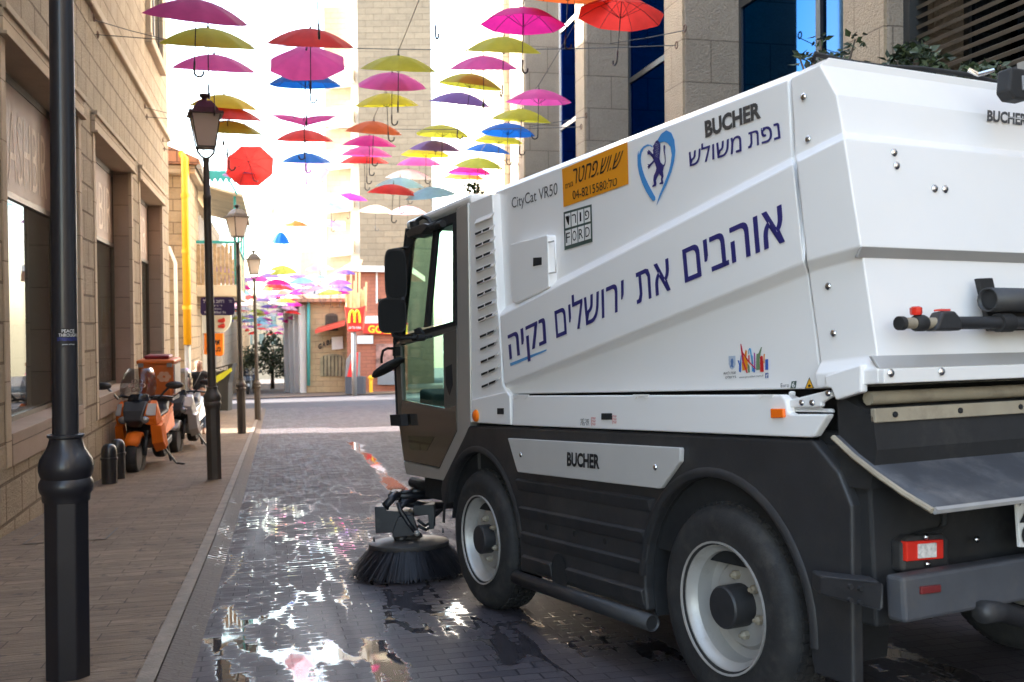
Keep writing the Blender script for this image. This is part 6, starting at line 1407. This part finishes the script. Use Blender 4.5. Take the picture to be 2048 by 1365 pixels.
ps_ = wpl('poster', [(752, 688), (800, 688), (800, 740), (752, 740)], 56.4, pm('food_poster', (.30, .16, .13), .4, var=.7, vs=2.5), brick, .05); wpl('counter', [(755, 742), (800, 742), (800, 770), (755, 770)], 56.2, M_pgrey, brick, .3)
for k in range(0): pass
# french fries sign on its column
fp = at(709, 795, 50.5); col_ = thing('fries_sign', 'red carton sign of giant fries with a yellow arched letter on a column', 'sign', (fp.x, fp.y, gz(fp)))
MB().tube([(fp.x, fp.y, gz(fp) - .1), (fp.x, fp.y, at(709, 655, 50.5).z)], .12, 12).build('column', pm('grey_column', (.22, .2, .19), .5), col_, world=True, smooth=True)
ct = dpl('carton', [(689, 613), (698, 616), (710, 617), (722, 615), (731, 611), (724, 661), (710, 664), (696, 663)], 50.2, flat((.66, .03, .02), .4), col_, .6, .03)
def arch_m():
    mb = MB(); tl = []
    for s, x0 in ((-1, 703.8), (1, 714.2)):
        pts = [at(x0 + 5.4 * math.cos(t), 646 - 24 * math.sin(t) ** .8 if math.sin(t) > 0 else 646, 50.14) for t in [math.pi * k / 12 for k in range(13)]]
        mb.tube(pts, .06, 6)
    return mb
arch_m().build('arched_letter', flat((.85, .55, .02)), ct, world=True)
tm = MB(); dtx(tm, heb('פתוח כל יום'), 698, 658, 722, 4, 50.15, .02, 0); tm.build('lettering', M_wl, ct, world=True)
rnd = random.Random(9)
for k in range(13):
    x = 691 + 3.2 * k; y = 575 + rnd.uniform(-14, 20); 
    if k in (3, 6, 8): y = 545
    MB().prism([at(x, 622, 50.35 + rnd.uniform(0, .2)), at(x + 3, 622, 50.4), at(x + 3 + (x - 710) * .06, y, 50.4), at(x + (x - 710) * .06, y, 50.4)], FW * .14).build('fry', pm('fry_yellow', (.68, .52, .25), .6) if k == 0 else bpy.data.materials['fry_yellow'], col_, world=True)
kp = at(706, 787, 52); kk = thing('ticket_kiosk', 'grey and red slanted cash kiosk in front of the cafe window', 'kiosk', (kp.x, kp.y, gz(kp)))
dpl('base', [(690, 754), (727, 754), (727, 789), (690, 789)], 52, pm('slate_grey', (.05, .055, .07), .5), kk, .9, .02); dpl('housing', [(690, 754), (692, 720), (702, 706), (716, 705), (716, 754)], 52.05, M_pgrey, kk, .8, .02); dpl('red_panel', [(694, 754), (706, 706), (716, 705), (714, 754)], 51.98, flat((.62, .02, .02)), kk, .1)
hp = at(742, 783, 55); hy = thing('hydrant_post', 'short yellow post with a bulbous head beside the restaurant', 'post', (hp.x, hp.y, gz(hp)))
MB().tube([(hp.x, hp.y, gz(hp) - .05), (hp.x, hp.y, gz(hp) + .75)], .10, 10).build('post', M_yel, hy, world=True); MB().ball((hp.x, hp.y, gz(hp) + .82), (.16, .16, .14), 10, 6).build('head', M_yel, hy, world=True, smooth=True)
# tower and apartments behind
def wwin(px, d, parent, m=None):
    w = dpl('window', px, d, M_zinc, parent, .12); x0, y0, x1, y1 = px[0][0], px[0][1], px[2][0], px[2][1]; mx_ = (x0 + x1) / 2
    for a, b in ((x0 + 1.5, mx_ - 1), (mx_ + 1, x1 - 1.5)): dpl('pane', [(a, y0 + 1.5), (b, y0 + 1.5), (b, y1 - 1.5), (a, y1 - 1.5)], d - .03, m or M_winglass, w, .02)
    return w
tw = block('stone_tower', 'tall plain beige stone tower behind the middle umbrellas', 'building', [at(722, 700, 80), at(722, 700, 92), at(868, 700, 92), at(868, 700, 80)], 34, M_tow)
for (x0, y0, x1, y1) in ((781, 24, 826, 49), (783, 285, 812, 312), (780, 465, 822, 490)): wwin([(x0, y0), (x1, y0), (x1, y1), (x0, y1)], 79.95, tw); dpl('blind_box', [(x0, y0 - 13), (x1, y0 - 13), (x1, y0), (x0, y0)], 79.9, M_white, tw, .15)
M_apt = stone('apartment_stone', (.40, .33, .24), (.36, .3, .22), (.28, .23, .17), .9, .45, .01, relief=.2, grain=8)
ap = block('balcony_apartments', 'pale apartment block with stacked white balconies left of the tower', 'building', [at(655, 700, 86), at(655, 700, 98), at(716, 700, 98), at(716, 700, 86)], 27.8, M_apt)
MB().prism([at(702, 780, 84.5), at(721, 780, 84.5), at(721, -200, 84.5), at(702, -200, 84.5)], FW * 10).build('sunlit_tower_side', M_plas, ap, world=True)  # white strip stands for the sunlit left side of the tower
for k, y in enumerate((95, 178, 262, 350, 440, 525)):
    b_ = dpl('balcony', [(650, y + 42), (706, y + 38), (706, y + 64), (650, y + 70)], 83.4, M_plas, ap, 2.6); MB().tube([at(650, y + 40, 83.4), at(704, y + 36, 83.4)], .05, 5).build('railing', M_zinc, b_, world=True)
    w = dpl('window', [(662, y), (682, y), (682, y + 40), (662, y + 40)], 85.95, M_winglass, ap, .1); dpl('sill', [(660, y + 40), (684, y + 40), (684, y + 42), (660, y + 42)], 85.9, M_white, w, .1)
    dpl('window', [(690, y + 5), (700, y + 5), (700, y + 30), (690, y + 30)], 85.95, M_winglass, ap, .1)
acu = dpl('air_conditioner', [(668, 443), (689, 443), (689, 460), (668, 460)], 85.0, M_white, ap, .5, .03); MB().lathe([(.28, 0), (.25, -.03), (.02, -.03)], at(679, 452, 84.98), 14, 'y').build('fan_grille', M_zinc, acu, world=True)
lowb = block('low_rooftop_house', 'low cream house with grey rooftop box beyond the cafe', 'building', [at(570, 700, 100), at(570, 700, 112), at(690, 700, 112), at(690, 700, 100)], 5.2, M_apt)
dpl('rooftop_box', [(600, 504), (640, 500), (640, 552), (600, 552)], 101, M_zinc, lowb, 4); dpl('balcony', [(640, 520), (676, 505), (676, 520), (640, 536)], 99, M_plas, lowb, 2)
for k in range(4): dpl('window', [(585 + 24 * k, 565), (595 + 24 * k, 565), (595 + 24 * k, 585), (585 + 24 * k, 585)], 99.95, M_winglass, lowb, .1)
fb = block('pale_end_house', 'pale sunlit house closing the far end of the street', 'building', [at(430, 700, 150), at(430, 700, 165), at(600, 700, 165), at(600, 700, 150)], 4.8, M_apt)
for r_ in range(2):
    for k in range(6): dpl('window', [(446 + 24 * k, 628 + 40 * r_), (456 + 24 * k, 628 + 40 * r_), (456 + 24 * k, 650 + 40 * r_), (446 + 24 * k, 650 + 40 * r_)], 149.9, M_winglass, fb, .2)
lh = block('long_stone_house', 'long pale stone house far along the left side beyond the balcony house', 'building', [Vector((-2.6, 54, 0)), Vector((-2.6, 110, 0)), Vector((-14, 110, 0)), Vector((-14, 54, 0))], 5.5, M_apt)
for k in range(6): MB().bb(-2.62, -2.55, 57 + 8 * k, 58.4 + 8 * k, 1.5, 3.6).build('window', M_winglass, lh, world=True)
rr2 = block('stone_house', 'stone house seen only through the cab windows beyond the crossing', 'building', [Vector((14, 52, 0)), Vector((14, 75, 0)), Vector((40, 75, 0)), Vector((40, 52, 0))], 12, M_apt)

# ------------------------------------------------------------------ plants
M_leaf = [pm('leaf_green_%d' % k, c, .6, var=.35, vs=3) for k, c in enumerate([(.028, .048, .018), (.045, .07, .025), (.02, .036, .018)])]
M_bark = pm('bark', (.09, .07, .05), .9, var=.3)
def leafy(name, label, cat, base, blobs, n, size, stems, group=None, mats=None, droop=.3, seed=1):
    rnd = random.Random(seed); t_ = thing(name, label, cat, base, group)
    for i, s in enumerate(stems): MB().tube(s, [.5 * size * (1 - .7 * k / (len(s) - 1)) * (1.6 if i == 0 else .7) for k in range(len(s))], 6).build('trunk' if i == 0 else 'branch', M_bark, t_, world=True, smooth=True)
    mb = MB(); tot = sum(b[1] ** 2 for b in blobs)
    for c, r in blobs:
        c = Vector(c)
        for k in range(int(n * r * r / tot)):
            d = Vector((rnd.gauss(0, 1), rnd.gauss(0, 1), rnd.gauss(0, .8))).normalized() * r * rnd.uniform(.35, 1) ** .6
            p = c + d; mb.m = rnd.choice([0, 0, 1, 1, 2]); a = Vector((rnd.gauss(0, 1), rnd.gauss(0, 1), rnd.gauss(0, .6) - droop)).normalized(); b = a.orthogonal(); b = (Matrix.Rotation(rnd.uniform(0, 6.28), 3, a) @ b).normalized()
            L = size * rnd.uniform(.7, 1.4); W = L * .28; nn_ = a.cross(b) * L * .08
            mb.add([p, p + a * L * .4 + b * W + nn_, p + a * L, p + a * L * .4 - b * W + nn_], [(0, 1, 2, 3)])
    mb.build('crown', mats or M_leaf, t_, world=True, recalc=False); return t_
tp = onground(545, 772); tp = at(545, 768, 74)
tp.z = gz(tp)
leafy('street_tree', 'dark green bushy street tree beyond the crossing left of the cafe', 'tree', tp, [(at(x, y, 74), r) for x, y, r in ((520, 705, .9), (548, 695, 1.0), (565, 715, .9), (530, 728, .8), (555, 735, .8), (570, 740, .6), (508, 720, .6), (540, 675, .5))], 2600, .2, [[tp, at(545, 740, 74), at(547, 700, 74)], [at(545, 740, 74), at(525, 710, 74)], [at(545, 740, 74), at(566, 712, 74)]], 'trees past the crossing', seed=4)
tp = at(490, 765, 82); tp.z = gz(tp)
leafy('street_tree', 'smaller bushy tree half hidden by the far lamp posts', 'tree', tp, [(at(x, y, 82), r) for x, y, r in ((485, 715, .9), (470, 725, .8), (500, 728, .7), (460, 740, .6))], 1500, .2, [[tp, at(488, 740, 82), at(484, 715, 82)]], 'trees past the crossing', seed=5)
def shrub(label, pts, d, seed, n):
    c = at(pts[0][0], pts[0][1], d); b = Vector((c.x, c.y, G(c.x, c.y)))
    stems = [[b, b.lerp(c, .6) + Vector((.05, .02, 0)), c]] + [[b.lerp(c, .85), at(x, y, d)] for x, y, r in pts[1:]]
    leafy('tall_shrub', label, 'shrub', b, [(at(x, y, d + (k % 3) * .1), r) for k, (x, y, r) in enumerate(pts)], n, .055, stems, 'shrubs behind the sweeper', seed=seed)
shrub('sparse leafy twigs rising behind the front edge of the hatch against blue glass', [(1655, 128, .10), (1640, 80, .05), (1690, 110, .09), (1710, 80, .06), (1625, 120, .06), (1600, 118, .05), (1700, 135, .08)], 6.6, 2, 150)
shrub('dense dark leafy shrub over the middle of the hatch top', [(1830, 120, .13), (1795, 125, .09), (1860, 125, .10), (1835, 95, .06), (1815, 140, .1)], 6.4, 3, 420)
shrub('small dark leaves in front of the louvre screen', [(1950, 150, .09), (1930, 145, .07), (1985, 140, .08)], 6.2, 6, 160)
fpn = at(948, 378, 21); leafy('flowering_plant', 'small dark flowering plant at the roof line beside the cab', 'plant', (fpn.x, fpn.y, G(fpn.x, fpn.y)), [(fpn, .16), (at(955, 388, 21), .14), (at(940, 372, 21), .1)], 160, .09, [[Vector((fpn.x, fpn.y, G(fpn.x, fpn.y))), fpn]], seed=8)
# far motor scooters
def far_scooter(px, py, d, lab, ang, m):
    p = at(px, py, d); p.z = gz(p) + .04; sc0 = [o for o in bpy.data.objects if o.name == 'motor_scooter.001'][0]
    u = dup(sc0, Matrix.Translation(p) @ Matrix.Rotation(R(ang), 4, 'Z'), lab, 'scooters beyond the crossing')
    for ch in u.children:
        for q in [ch] + list(ch.children):
            if q.material_slots and q.material_slots[0].material == M_ssil: set_mat(q, m)
far_scooter(492, 765, 60, 'white scooter parked between the far lamp posts', -80, M_swh); far_scooter(503, 765, 62, 'second white scooter parked right of the first beyond the far lamp post', -75, M_swh)
